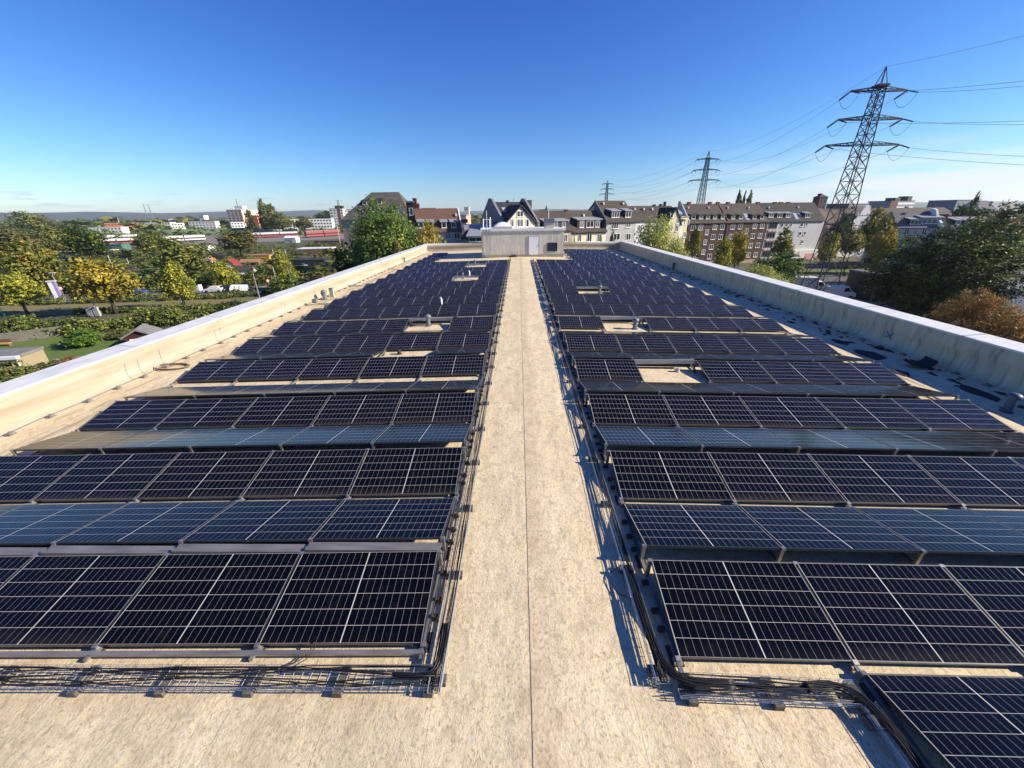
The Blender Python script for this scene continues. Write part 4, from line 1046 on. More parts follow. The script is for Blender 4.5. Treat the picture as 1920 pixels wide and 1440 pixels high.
        r = MB().hexa([(u - w / 2 - .25, y - .3, z + h - .02), (u + w / 2 + .25, y - .3, z + h - .02), (u + w / 2 + .25, y + dp, z + h + dp * drop + .02), (u - w / 2 - .25, y + dp, z + h + dp * drop + .02),
                       (u - w / 2 - .25, y - .3, z + h + .16), (u + w / 2 + .25, y - .3, z + h + .16), (u + w / 2 + .25, y + dp, z + h + dp * drop + .2), (u - w / 2 - .25, y + dp, z + h + dp * drop + .2)])
        r.build('dormer_roof', rm or LEAD, d)
        for (du, ww) in (gaps or [(0, w * .86)]):
            f, p = win_meshes(ww, h * .86, mull); o = link('window', f, d); o.location = (u + du, y - .03, z + .06); k = link('pane', p, d); k.location = o.location
            if random.random() < .4: set_mat(k, CURT)
        return d
    def chimney(s, px, py, w=.9, m_=None, dep=.8, y=None, h=2.5):
        y = s.yr if y is None else y; u, z = s.hit(px, py, y)
        c = MB(); c.box(u - w / 2, u + w / 2, y - dep / 2, y + dep / 2, z - h, z); c.box(u - w / 2 - .07, u + w / 2 + .07, y - dep / 2 - .07, y + dep / 2 + .07, z - .01, z + .14)
        c.build('chimney', m_ or REDB, s.o)
    def hood(s, px, py):             # small pale roof vent or skylight
        u, y, z = s.onroof(px, py); MB().hexa([(u - .2, y - .3, z), (u + .2, y - .3, z), (u + .2, y + .4, z + .2), (u - .2, y + .4, z + .2), (u - .2, y - .25, z + .5), (u + .2, y - .25, z + .5), (u + .2, y + .4, z + .55), (u - .2, y + .4, z + .55)]).build('roof_vent', GREYL, s.o)
    def skylight(s, px, py, w=1.0, l=1.3):
        u, y, z = s.onroof(px, py); q = (s.hr - s.he) / s.yr
        a, b_ = y - l / 2, y + l / 2; za, zb = z - q * l / 2 + .05, z + q * l / 2 + .05
        MB().hexa([(u - w / 2, a, za - .2), (u + w / 2, a, za - .2), (u + w / 2, b_, zb - .2), (u - w / 2, b_, zb - .2), (u - w / 2, a, za + .06), (u + w / 2, a, za + .06), (u + w / 2, b_, zb + .06), (u - w / 2, b_, zb + .06)]).build('skylight', mat('skylight_glass', (.35, .40, .46), .12, spec=.8), s.o)
    def slab(s, name, pts, vec, m_): return MB().prism(pts, vec).build(name, m_, s.o)

# cream town house with the long dormer
h = House('town_house', 'cream town house with brown roof and one long dormer, right of the stair house', 'house', at(1074, 433, 98.0), at(1136.5, 433.5, 101.7), 11, at(1085, 396.5, 103.1).z, CREAM, TILE_BROWN, ridge_at=.42)
for px, w in ((1087, 1.0), (1105, 1.35), (1123, 1.0)): h.window(px, 446, w, 1.75, 1)
h.dormer(1104.5, 427, 6.6, 1.75, 1, gaps=[(-2.1, 1.15), (.2, 2.0), (2.3, 1.15)], cm=DARKB); h.hood(1094, 406)
MB().box(0, h.L, -.12, 0, h.he - .75, h.he - .12).build('cornice', mat('grey_cornice', (.16, .15, .135), .9), h.o)
h.chimney(1062, 394, .7, REDB)
# stone faced neighbour, mostly hidden by the stair house
h = House('town_house', 'stone faced town house with brown roof directly behind the stair house vent stack', 'house', at(1008, 432, 94.0), at(1073.6, 431.5, 97.9), 11, at(1040, 397, 100.4).z, STONE, TILE_BROWN, ridge_at=.42)
h.window(1060.5, 446.5, 1.0, 1.7); h.window(1046, 446.5, 1.0, 1.7)
h.dormer(1042, 427, 6.4, 1.4, 1, gaps=[(-2.0, 1.0), (0, 1.0), (2.1, 1.0)])
# grey town house with two dormers
h = House('town_house', 'taller grey town house with two white framed dormers', 'house', at(1137.5, 415.5, 101.8), at(1192, 415, 105.1), 12, at(1145, 377.6, 106.7).z, GREYW, TILE_BROWN, ridge_at=.46)
h.window(1153, 422.7, 2.0, 1.5, 2); h.window(1178, 421.5, 1.5, 1.2, 1); h.window(1156, 444, 2.0, 1.6, 1); h.window(1178, 444, 1.4, 1.6, 1)
h.dormer(1153.5, 408.5, 2.5, 1.5, 2, cm=DARKB); h.dormer(1177.5, 408, 1.9, 1.5, 1, cm=DARKB); h.hood(1131, 383.5); h.hood(1168, 383.5)
h.slab('fire_wall', [(-.30, -.4, h.he - 1.0), (-.30, -.4, h.he + .3), (-.30, h.yr, h.hr + .35), (-.30, h.yr, h.he - 1.0)], (.28, 0, 0), SLATE_GREY)  # dark slate tone paints the shade on this house's left side
# white house with the yellow gabled wing
h = House('town_house', 'white town house with brown roof between the grey house and the yellow gable', 'house', at(1192.4, 413, 105.1), at(1283, 414, 110.5), 12, at(1225, 387.3, 111.5).z, WHITEW, TILE_BROWN, ridge_at=.5)
for px in (1189.5, 1206.5, 1222.5): h.hood(px, 394)
for px in (1200, 1215): h.window(px, 428, 1.2, 1.6)
h.chimney(1226.5, 384.5, .5, DARKB); h.chimney(1239, 383.5, .5, DARKB); h.chimney(1247, 379, .3, DARKB); h.skylight(1273, 397.5, 1.2, 1.5)
y_ = House('gabled_wing', 'yellow gabled house wing with an arched attic window behind the pale tree', 'house', at(1251, 420, 107.0), at(1276.5, 420, 108.5), 6, at(1262, 390.5, 107.7).z, YELLOW, SLATE, 'front', over=.25)
y_.window(1259.5, 404.5, .9, 1.0, 0); y_.window(1258, 428, 1.0, 1.6); y_.window(1269, 428, 1.0, 1.6); y_.window(1271, 415, .8, 1.2)
w2 = House('gabled_wing', 'narrow yellow bay with grey roof at the left end of the brick block', 'house', at(1277, 407, 110.2), at(1291, 408, 111.0), 4, at(1283, 401, 110.5).z, YELLOW, LEAD, 'flat')
w2.window(1282, 416, .9, 1.5); w2.window(1284, 440, .9, 1.5)
# black roofed house with the timber glazed gable
h = House('town_house', 'black roofed house with a cream glazed gable and grey fire walls', 'house', at(946, 416, 86), at(1004, 416, 89.4), 12, at(960, 380.6, 93.5).z, GREYW, SLATE, ridge_at=.5)
FIRE = mat('fire_wall_grey', (.20, .205, .215), .85, c2=(.15, .155, .16), scale=1)
for u0, nm in ((-.55, 'a'), (h.L + .05, 'b')):
    h.slab('fire_wall', [(u0, -.9, h.he - 1.8), (u0, -.9, h.he - .1), (u0, h.yr - .6, h.hr + .9), (u0, h.yr + .6, h.hr + .9), (u0, h.D, h.he), (u0, h.D, 0), (u0, -.9, 0)], (.5, 0, 0), FIRE)
h.chimney(990.5, 376.5, 1.25, SLATE, 1.0, h=4); h.chimney(951.5, 377, .25, SLATE, h=1.5)
for px in (947, 957): h.skylight(px, 394, 1.1, 1.4)
g = House('gable_front', 'cream gable front with dark timber windows on the black roofed house', 'house', at(949.5, 416.5, 84.4), at(1002.5, 416.5, 87.5), 5, at(975, 386, 86).z, mat('cream_gable', (.70, .63, .48), .9), SLATE, 'front', over=.4)
g.window(975, 401, 1.5, 1.15, 1); g.window(960.5, 418, .7, 1.5, 0); g.window(975, 418, 1.45, 1.5, 1); g.window(989, 418, .7, 1.5, 0)
# red tiled house left of the stair house
h = House('town_house', 'grey house with a red tiled roof and small dormers, left of the stair house', 'house', at(783, 433, 89), at(865.5, 433, 91.6), 10, at(820, 392.7, 95).z, GREYW, TILE_RED, ridge_at=.48)
for px in (803, 840, 857): h.window(px, 442.3, 1.3, 1.3)
for px, py in ((790, 428), (808, 428), (833, 428), (851, 427.5)): h.dormer(px, py, 1.25, 1.25, 0, cm=DARKB)
h.slab('verge_board', [(h.L + .02, -.5, h.he - .3), (h.L + .02, -.5, h.he + .25), (h.L + .02, h.yr, h.hr + .35), (h.L + .02, h.yr, h.hr - .3)], (.22, 0, 0), WHITEW)
h.hood(855, 405)
h = House('narrow_house', 'narrow dark flat topped house with a tall brown chimney beside the hipped roof', 'house', at(761, 379.5, 95), at(775, 379.5, 95), 5, at(768, 379, 95).z, DARKB, LEAD, 'flat')
h.window(771, 397, .9, 1.6, 0)
h.chimney(777.5, 373, .8, REDB, .8, y=.5, h=9); h.chimney(781, 384, 1.2, REDB, .8, y=.6, h=8)
# old hipped roof rising behind the big tree
h = House('hall', 'big hall under a weathered hipped slate roof behind the dense tree', 'hall', at(640, 413, 112), at(771, 411, 112), 16, at(705, 360.5, 119.8).z, STONE, SLATE_OLD, 'hip', ridge_at=(6.4, 14.2))
h.dormer(712, 383, 1.5, 1.0, 0, cm=DARKB, rm=SLATE); h.dormer(684, 384, 1.3, .9, 0, cm=DARKB, rm=SLATE)
# low building between the red tiled house and the stair house
h = House('low_house', 'low house with a brown roof and pale metal top, just left of the stair house', 'house', at(866, 447, 84), at(925, 447, 84), 9, at(890, 431, 89).z, STONE, TILE_BROWN)
h.dormer(893, 454, 3.4, 1.0, 1, rm=LEAD); h.slab('metal_cap', [(0, h.yr - 1.2, h.hr - .5), (0, h.yr + .2, h.hr + 1.0), (0, h.yr + 3, h.hr + 1.1), (0, h.yr + 3, h.hr - .5)], (h.L, 0, 0), LEAD)
# brown brick apartment block
h = House('apartment_block', 'long brown brick apartment block with white windows and a row of dormers', 'apartment block', at(1292, 417.8, 133), at(1440.6, 415, 140), 12, at(1350, 383, 142.5).z, BRICK, TILE_BROWN, ridge_at=.5)
cols = [1299.6, 1313.7, 1340.3, 1354.4, 1373.5, 1387.6, 1414.8, 1428.4]
zr = [h.hit(1340, 425.8)[1] - 3.02 * k for k in range(4)]
for px in cols:
    u = h.hit(px, 426)[0]
    for z in zr: h.window(0, 0, 1.55, 1.6, 1, uz=(u, z))
for px in (1325.7, 1399.4):
    u = h.hit(px, 433)[0]
    for k in range(3): h.window(0, 0, 1.25, 1.6, 1, uz=(u, zr[0] - 1.5 - 3.02 * k))
    MB().box(u - .6, u + .6, -.06, .02, .3, 2.5).build('door', DARKB, h.o)
MB().box(-.02, h.L + .02, -.10, 0, 0, 1.1).build('plinth', STONE, h.o)
for px in (1299.6, 1313.7, 1326.6, 1339.8, 1354.4, 1374, 1388, 1414, 1428): h.dormer(px, 411, 1.5, 1.15, 0, cm=mat('dormer_cheek', (.10, .085, .075), .9) if px < 1300 else bpy.data.materials['dormer_cheek'], rm=TILE_BROWN)
h.skylight(1399.4, 406.6, 1.3, 2.0)
for px in (1290, 1328, 1364, 1403): h.hood(px, 391)
for px in (1292, 1331, 1346, 1365, 1421): h.chimney(px, 379.5, 1.0, REDB, h=1.6)
u, y, z = h.onroof(1356, 400)
h.slab('party_wall_cap', [(u, 0, h.he + .2), (u, 0, h.he + .55), (u, h.yr, h.hr + .4), (u, h.yr, h.hr)], (.35, 0, 0), REDB)
h.slab('fire_wall', [(-.5, -.4, h.he - .6), (-.5, -.4, h.he + .6), (-.5, h.yr - .4, h.hr + 1.0), (-.5, h.yr + .5, h.hr + 1.0), (-.5, h.yr + .5, h.he - .6)], (.5, 0, 0), LEAD)
u, z = h.hit(1354, 440); MB().tube([(u + 1.1, -.1, .5), (u + 1.1, -.1, h.he)], .09, 6).build('downpipe', DARKB, h.o)
# white apartment block with balconies
h = House('apartment_block', 'pale grey apartment block with dark roof and a column of balconies', 'apartment block', at(1441.2, 414.5, 140.3), at(1546, 414, 145), 12, at(1480, 381, 148).z, GREYL, mat('roof_dark_brown', (.032, .028, .027), .85, c2=(.022, .02, .019), scale=.8), ridge_at=.5)
u0, u1 = h.hit(1439.5, 425)[0] + .3, h.hit(1457, 425)[0]
z0 = h.hit(1446, 423)[1]
for k in range(4):
    z = z0 - 3.0 * k
    b_ = MB().box(u0, u1, -.08, .02, z - 1.0, z + 1.1).build('balcony', mat('balcony_recess_shade', (.10, .10, .10), .8) if k == 0 else bpy.data.materials['balcony_recess_shade'], h.o)  # shallow box, its dark grey paints the shade of a recess
    for du in (.2, .5, .8):
        f, p = win_meshes(.9, 1.6, 0); o = link('balcony_door', p, b_); o.location = (u0 + (u1 - u0) * du, -.09, z - .75)
    if k: 
        for q in range(5): MB().box(u0 + (u1 - u0) * (q + .12) / 5, u0 + (u1 - u0) * (q + .88) / 5, -.16, -.09, z + 1.15, z + 1.75).build('balcony_panel', WHITEW if q % 2 else PINK, b_)
for px, py in ((1466, 422.6), (1474.4, 422.3), (1482.8, 422.4), (1503.4, 421.6), (1512, 421), (1500, 437.8), (1508.5, 437.5), (1504, 453.5), (1466, 438.5), (1468, 455)): h.window(px, py, 1.0, 1.15, 0)
for px in (1445, 1461, 1477, 1513): h.dormer(px, 408, 2.2, 1.3, 1, cm=SLATE, rm=LEAD)
h.skylight(1492, 405.6, 1.3, 2.0); h.skylight(1500, 403, .9, .9); h.hood(1441, 391); h.hood(1496, 390)
for px in (1453, 1464, 1478): h.chimney(px, 379.5, 1.0, REDB, h=1.6)
MB().box(h.L * .52, h.L, -1.2, -.02, 1.0, 3.6).build('shop_canopy', WHITEW, h.o)
# slim pink house, ornate gable, mansard house, beige gable
h = House('town_house', 'slim pink house at the right end of the pale apartment block', 'house', at(1547, 418, 150), at(1562, 419, 153), 10, at(1553, 392, 156).z, PINK, TILE_BROWN)
for py in (428, 445): h.window(1555, py, 1.1, 1.5)
h = House('town_house', 'grey house half hidden behind the lattice mast', 'house', at(1562.5, 421, 154), at(1589, 421, 157), 10, at(1570, 396, 160).z, GREYW, TILE_BROWN)
for px in (1569, 1581): h.window(px, 432, 1.1, 1.5)
h = House('gabled_house', 'ornate white house with stepped curved gable and pinnacles', 'house', at(1586, 424, 152), at(1640, 424, 154), 12, at(1626, 402, 153).z, WHITEW, TILE_BROWN, 'front', over=.05)
L = h.L; he, hr = h.he, h.hr
prof = [(0, he - 1), (.04, he + .4), (.10, he + .5), (.17, he + 2.2), (.24, he + 2.6), (.28, hr - .4), (.34, hr + .2), (.37, hr + 1.6), (.42, hr + 1.8), (.44, hr + 3.0), (.56, hr + 3.0), (.58, hr + 1.8), (.63, hr + 1.6), (.66, hr + .2), (.72, hr - .4), (.76, he + 2.6), (.83, he + 2.2), (.90, he + .5), (.96, he + .4), (1, he - 1)]
h.slab('gable_front', [(u * L, -.35, z) for u, z in prof], (0, .33, 0), WHITEW)
for u, z in ((.5, hr + 3.0), (.39, hr + 1.7), (.61, hr + 1.7), (.26, hr - .3), (.74, hr - .3)): MB().tube([(u * L, -.2, z), (u * L, -.2, z + .7), (u * L, -.2, z + 1.3)], [.22, .16, .03], 6).build('pinnacle', WHITEW, h.o)
for z in (he + .45, hr - .2, he - 2.6): MB().box(.12 * L, .88 * L, -.48, -.352, z, z + .18).build('string_course', GREYL, h.o)
for u, z, w_, hh in ((.5, he + 1.0, 1.1, 1.7), (.32, he - 2.0, 1.1, 1.9), (.68, he - 2.0, 1.1, 1.9), (.32, he - 5.4, 1.1, 1.9), (.68, he - 5.4, 1.1, 1.9)):
    f, p = win_meshes(w_, hh, 1); o = link('window', f, h.o); o.location = (u * L, -.37, z - hh / 2); link('pane', p, o)
h = House('mansard_house', 'blue grey house with grey slate mansard behind the yellow tree', 'house', at(1686, 426, 122), at(1768, 427, 120), 12, at(1720, 397, 127).z, mat('blue_grey_plaster', (.36, .40, .43), .9), SLATE_GREY, ridge_at=.45)
for px in (1700, 1716, 1733, 1750): h.window(px, 434, 1.2, 1.7)
h.hood(1698, 401); h.dormer(1716, 421, 3.2, 1.3, 2, cm=SLATE); h.dormer(1745, 420, 5.2, 1.6, 3, cm=SLATE_GREY)
u, y, z = h.onroof(1752, 412)
h.slab('curved_gable', [(u, .5, h.he - .3), (u, -.3, h.he + .1), (u, -.4, h.he + 1.2), (u, .4, h.he + 1.7), (u, 1.6, h.he + 2.4), (u, 3.2, h.he + 4.6), (u, 4.2, h.hr + .8), (u, 5.4, h.hr + .9), (u, 5.6, h.hr)], (.6, 0, 0), WHITEW)
h = House('gabled_house', 'small beige gable beside the slate mansard house', 'house', at(1749, 424, 128), at(1779, 424, 128), 8, at(1764, 403.5, 128).z, STONE, TILE_BROWN, 'front')
h = House('town_house', 'house with dark roofs above the huge dark tree', 'house', at(1780, 425, 128), at(1868, 424, 126), 10, at(1820, 407, 132).z, GREYW, SLATE_GREY)
for px in (1795, 1812, 1830): h.dormer(px, 421, 1.4, 1.1, 0, cm=SLATE)
h = House('terrace', 'long brown roofed terrace behind the ornate gabled house', 'terrace', at(1548, 406, 182), at(1792, 405, 195), 12, at(1650, 391, 182).z, STONE, TILE_BROWN)
for px in (1600, 1650, 1700, 1750): h.chimney(px, 388, 1.2, REDB, h=1.8)
# farther blocks
def block(name, lab, cat, p0, p1, Y0, Y1, depth, wallm, roofm, rows=0, nwin=0, ww=1.4, wh=1.3, extra=None, base=G):
    h = House(name, lab, cat, at(*p0, Y0), at(*p1, Y1), depth, 0, wallm, roofm, 'flat', base=base)
    fl = 2.9
    for k in range(rows):
        for i in range(nwin):
            f, p = win_meshes(ww, wh, 0); o = link('window', p, h.o); o.location = (h.L * (i + .5) / nwin, -.05, h.he - 2.4 - fl * k)
            o.scale = (1, 3, 1)
    return h
h = block('office_block', 'distant grey office block with rows of window bands on the right skyline', 'office block', (1671, 377.5), (1716, 376.5), 300, 310, 14, mat('office_grey', (.20, .21, .25), .7), SLATE)
for k in range(3): MB().box(h.L * .3, h.L, -.15, .02, h.he - 2.2 - 2.6 * k, h.he - 1.0 - 2.6 * k).build('window_band', WHITEW, h.o)
MB().box(h.L * .28, h.L * .5, 2, 8, h.he + .31, h.he + 2.2).build('roof_plant', SLATE, h.o); MB().box(h.L * .8, h.L * .98, 2, 8, h.he + .31, h.he + 3.2).build('roof_plant', SLATE, h.o)
MB().box(-.05, h.L * .28, -.2, .02, 0, h.he - .2).build('brick_end', REDB, h.o)
block('flat_block', 'distant flat block behind the lattice mast on the skyline', 'block', (1592, 383.5), (1626, 382), 260, 270, 12, mat('block_slate', (.10, .115, .13), .8), SLATE, 2, 7)
block('flat_block', 'distant blue grey block left of the tall conifer', 'block', (1795, 376.5), (1824, 375), 230, 235, 12, mat('block_blue', (.14, .17, .22), .8), SLATE, 2, 3)
h = House('slanted_house', 'grey house with one steep slanted roof right of the conifer', 'house', at(1838, 392, 200), at(1866, 392, 200), 10, at(1850, 377, 205).z, GREYW, SLATE_GREY)
h = block('greenhouse', 'long pale glazed shed roof on the right skyline', 'shed', (1862, 379), (1916, 377), 280, 290, 20, LEAD, WHITEW)
h = block('chimney_tower', 'dark square tower with pitched cap by the tall brick chimney', 'tower', (1540.5, 371), (1552.5, 371), 240, 241, 5, DARKB, SLATE, 3, 2, 1.0, 1.6)
MB().hexa([(-.3, -.3, h.he + .31), (h.L + .3, -.3, h.he + .31), (h.L + .3, 5.3, h.he + .31), (-.3, 5.3, h.he + .31), (h.L * .35, 2, h.he + 1.8), (h.L * .65, 2, h.he + 1.8), (h.L * .65, 3, h.he + 1.8), (h.L * .35, 3, h.he + 1.8)]).build('pitched_cap', SLATE, h.o)
P = at(1538, 363, 225); o = thing('factory_chimney', 'tall dark brick chimney above the pale apartment block roof', 'chimney', (P.x, P.y, G))
MB().tube([(0, 0, 0), (0, 0, P.z - G - .6), (0, 0, P.z - G - .59), (0, 0, P.z - G)], [1.3, .85, 1.0, 1.0], 10).build('shaft', REDB, o)
# left skyline
PINKL = mat('pink_concrete', (.66, .48, .38), .9)
h = block('tower_block', 'pink and white tower block on the left skyline', 'tower block', (423, 393), (452, 393.5), 560, 560, 18, PINKL, WHITEW, 6, 4, 2.6, 1.5)
MB().box(h.L * .55, h.L * 1.05, 2, 12, h.he + .31, h.he + 4.5).build('roof_plant', WHITEW, h.o); MB().tube([(h.L * .65, 6, h.he + 4), (h.L * .65, 6, h.he + 13)], .35, 5).build('antenna_mast', SLATE, h.o)
h2 = block('tower_block', 'pale pink slab beside the pink and white tower block', 'tower block', (453, 393.5), (470, 395), 575, 575, 16, PINKL, WHITEW, 5, 2, 2.2, 1.5)
block('flats', 'orange flats at the foot of the pink tower block', 'flats', (462, 404), (481, 404), 540, 540, 12, ORANGE, WHITEW, 2, 4)
h = block('tower_block', 'white tower block with dark stair strip left of the hipped hall', 'tower block', (617, 391.5), (642, 391), 470, 472, 16, mat('tower_cream', (.66, .62, .56), .9), SLATE, 7, 4, 2.2, 1.5)
MB().box(h.L * .62, h.L * .78, -.3, .02, 0, h.he + 3.5).build('stair_strip', REDB, h.o); MB().box(h.L * .4, h.L * .95, 2, 10, h.he + .31, h.he + 3).build('roof_plant', SLATE, h.o)
for u in (.62, .72): MB().tube([(h.L * u, 5, h.he + 3), (h.L * u, 5, h.he + 9)], .3, 5).build('antenna_mast', SLATE, h.o)
block('tower_block', 'white slab joined to the right of the white tower block', 'tower block', (643, 393), (664, 393), 480, 480, 14, WHITEW, SLATE, 7, 3, 2.0, 1.4)
for lab, p0, p1, Y, wm, rows, nw in (
    ('white flats with square windows right of the poplars', (570, 410.5), (621, 410), 430, WHITEW, 4, 9),
    ('shorter white flats just right of the poplars', (528, 411), (558, 411), 450, WHITEW, 3, 5),
    ('long white flats with balcony strips in the left middle distance', (255, 418), (318, 416.5), 520, WHITEW, 2, 12),
    ('orange ended flats left of the long white flats', (238, 418), (254, 418), 520, ORANGE, 3, 3),
    ('orange and white flats at the far left of the white row', (195, 419), (224, 418.5), 500, ORANGE, 2, 5),
    ('low white flats before the orange and white flats', (165, 427), (226, 425.5), 470, WHITEW, 2, 9),
    ('white flats in the middle left row behind dark trees', (320, 418.5), (342, 418), 500, WHITEW, 3, 4),
    ('grey and white flats left of the pink tower block', (352, 415.5), (402, 415), 540, GREYL, 3, 8),
    ('white balconied flats below the pink tower block', (432, 416.5), (455, 416.5), 500, WHITEW, 3, 4),
    ('pale flats on the rise above the long white flats', (315, 410.5), (338, 411), 700, WHITEW, 2, 4)):
    block('flats', lab, 'flats', p0, p1, Y, Y + 6, 12, wm, LEAD, rows, nw, 1.8, 1.4)
for lab, p0, p1, Y, wm in (('white institute building at the far left skyline', (14, 405), (38, 404.5), 620, WHITEW), ('pale slim tower on the far plain left of the black roofed house', (870, 388.5), (879, 388), 900, CREAM), ('salmon house between the red tiled house and the low house', (862, 405), (874, 404), 150, PINK),
                           ('white flat roofed blocks above the red tiled roof', (790, 390), (818, 391), 420, WHITEW), ('red brick church hall with pale walls far behind the stair house', (1012, 394), (1024, 393), 420, PINK), ('white factory hall in the middle left distance', (372, 404), (381, 404), 900, WHITEW)):
    block('far_building', lab, 'building', p0, p1, Y, Y, 14, wm, SLATE if 'church' in lab else LEAD, 2, 4, 1.8, 1.4)
P = at(1024.5, 384, 425); o = thing('church_spire', 'tiny dark church spire on the skyline behind the stair house', 'spire', (P.x, P.y, G)); MB().tube([(0, 0, 0), (0, 0, P.z - G - 8), (0, 0, P.z - G)], [2, 2, .1], 6).build('spire', SLATE, o)

# ------------------------------------------------------------------ black shed and yard on the right
h = House('shed', 'black metal clad shed with flat grey roof beside the lattice mast', 'shed', gp(1578, 553) + Vector((0, 0, 4.9)), gp(1634, 566) + Vector((0, 0, 4.9)), 9, 0, mat('black_cladding', (.018, .020, .026), .5, c2=(.012, .013, .017), scale=2, stretch=(6, 6, .4)), SLATE_GREY, 'flat')
MB().box(h.L * .28, h.L * .75, -.06, .02, 3.3, 4.1).build('sign_board', mat('sign_black', (.008, .008, .01), .5), h.o)
MB().box(h.L * .16, h.L * .30, -.05, .02, .2, 2.3).build('door', mat('shed_door', (.03, .03, .035), .5), h.o)
MB().tube([(h.L - .15, -.1, .1), (h.L - .15, -.1, 4.9)], .07, 6).build('downpipe', LEAD, h.o)
h = House('warehouse', 'grey flat roofed warehouse at the lower right edge behind the trees', 'warehouse', at(1868, 545, 62), at(1990, 545, 62), 14, 0, mat('warehouse_grey', (.42, .43, .48), .8), LEAD, 'flat')

# ------------------------------------------------------------------ vehicles
TYRE = mat('tyre', (.015, .015, .016), .8); CARGLASS = mat('car_glass', (.015, .018, .022), .08)
CARP = {k: mat('car_paint_' + k, c, .25, m_, spec=.6) for k, c, m_ in (('white', (.75, .75, .75), 0), ('blue', (.05, .10, .25), .2), ('red', (.35, .02, .02), 0), ('black', (.015, .016, .02), 0), ('grey', (.25, .26, .28), .3))}
CARS = {
 'hatch': ([(-2.0, .25), (-2.05, .75), (-1.85, 1.0), (-1.45, 1.46), (.35, 1.48), (1.05, 1.0), (1.95, .82), (2.05, .5), (2.0, .25)], [(-1.62, 1.02), (-1.34, 1.38), (.30, 1.40), (.86, 1.02)], 1.75),
 'van': ([(-2.6, .3), (-2.65, 1.2), (-2.55, 2.35), (1.0, 2.42), (1.75, 1.45), (2.5, 1.15), (2.6, .6), (2.55, .3)], [(.35, 1.35), (.35, 2.1), (1.02, 2.15), (1.55, 1.4)], 2.0),
 'truck': ([(-3.2, .7), (-3.2, 3.1), (1.2, 3.1), (1.2, 2.3), (2.3, 2.25), (2.75, 1.4), (2.8, .5), (1.2, .5), (1.2, .7)], [(1.5, 1.4), (1.5, 2.1), (2.2, 2.1), (2.55, 1.4)], 2.2)}
def car(name, lab, cat, P, ang, style, paint, group=None, sc=1.0):
    body, glass, W_ = CARS[style]; c = thing(name, lab, cat, (P[0], P[1], G + .02), ang, group); c.scale = (sc,) * 3
    b_ = MB(); n = len(body)
    top = [p for p in body]
    ring = []
    for yy, ins in ((-W_ / 2, 1), (-W_ / 2 + .12, 0), (W_ / 2 - .12, 0), (W_ / 2, 1)):
        r_ = []
        for x, z in body:
            k = .06 if ins and z > .9 else 0
            r_.append((x * (1 - k * .4), yy * (1 - (.10 if z > 1.2 and style == 'hatch' else 0)), z - (k if z > 1.2 else 0)))
        ring.append(r_)
    i0 = 0
    for r_ in ring: b_.v += r_
    for k in range(3):
        for i in range(n): j = (i + 1) % n; b_.f.append((k * n + i, k * n + j, (k + 1) * n + j, (k + 1) * n + i))
    b_.f.append(tuple(range(n - 1, -1, -1))); b_.f.append(tuple(3 * n + i for i in range(n)))
    b_.build('body', CARP[paint], c)
    g = MB(); yo = W_ / 2 * (.915 if style == 'hatch' else 1.004)
    for sg in (-1, 1): g.prism([(x, sg * yo, z) for x, z in glass], (0, sg * .012, 0))
    gx = glass[-1][0] + .1, glass[-2][0] + .06
    g.hexa([(gx[0] + .02, -W_ * .42, glass[-1][1]), (gx[0] + .05, -W_ * .42, glass[-1][1] - .02), (gx[0] + .05, W_ * .42, glass[-1][1] - .02), (gx[0] + .02, W_ * .42, glass[-1][1]),
            (gx[1] + .02, -W_ * .38, glass[-2][1]), (gx[1] + .07, -W_ * .38, glass[-2][1]), (gx[1] + .07, W_ * .38, glass[-2][1]), (gx[1] + .02, W_ * .38, glass[-2][1])])
    if style == 'hatch': g.hexa([(-1.72, -.7, 1.02), (-1.86, -.7, 1.04), (-1.86, .7, 1.04), (-1.72, .7, 1.02), (-1.40, -.62, 1.40), (-1.52, -.62, 1.42), (-1.52, .62, 1.42), (-1.40, .62, 1.40)])
    g.build('windows', CARGLASS, c)
    xs_ = (-1.3, 1.3) if style == 'hatch' else (-1.7, 1.75)
    for x in xs_:
        for sg in (-1, 1):
            MB().tube([(x, sg * (W_ / 2 - .2), .33), (x, sg * (W_ / 2 + .02), .33)], .33, 12).build('wheel', TYRE, c)
    xe = max(p[0] for p in body)
    for sg in (-1, 1): MB().box(xe - .16, xe + .02, sg * W_ * .36 - .16, sg * W_ * .36 + .16, .6, .76).build('headlight', WHITE, c)
    return c
sa = math.atan2(TD.y, TD.x)
P = gp(258, 553); car('parked_car', 'dark blue estate car passing in front of the dark hedge', 'car', P, sa + math.pi, 'hatch', 'blue')
P = gp(403, 548); car('parked_car', 'white hatchback beside the small yellow green tree', 'car', P, sa + math.pi, 'hatch', 'white')
for i, (px, pc, lab) in enumerate(((431, 'black', 'dark car first in the row of cars right of the white hatchback'), (442, 'white', 'white car next to the dark one in the parked row'), (451, 'white', 'white car between two white cars in the parked row'), (460, 'white', 'white car at the right end of the parked row by the lamp post'))):
    P = gp(px, 545.5); car('parked_car', lab, 'car', P, sa - R(75), 'hatch', pc, 'cars parked in a row across the street', .95)
P = gp(1570, 558); car('delivery_van', 'white van with dark side windows parked below the lattice mast', 'van', P, R(-14), 'van', 'white')
P = gp(1512, 546); car('box_truck', 'white box truck half hidden behind the right parapet', 'truck', P, R(-10), 'truck', 'white')
P = gp(1528, 484); car('parked_car', 'red car on the far street before the pale apartment block', 'car', P, R(20), 'hatch', 'red')
P = gp(1500, 486); car('parked_car', 'white car on the far street left of the red and white hoarding', 'car', P, R(15), 'hatch', 'white')
P = gp(1513, 490); o = thing('hoarding', 'red and white hoarding on the far street beside the red car', 'hoarding', (P.x, P.y, G), R(12))
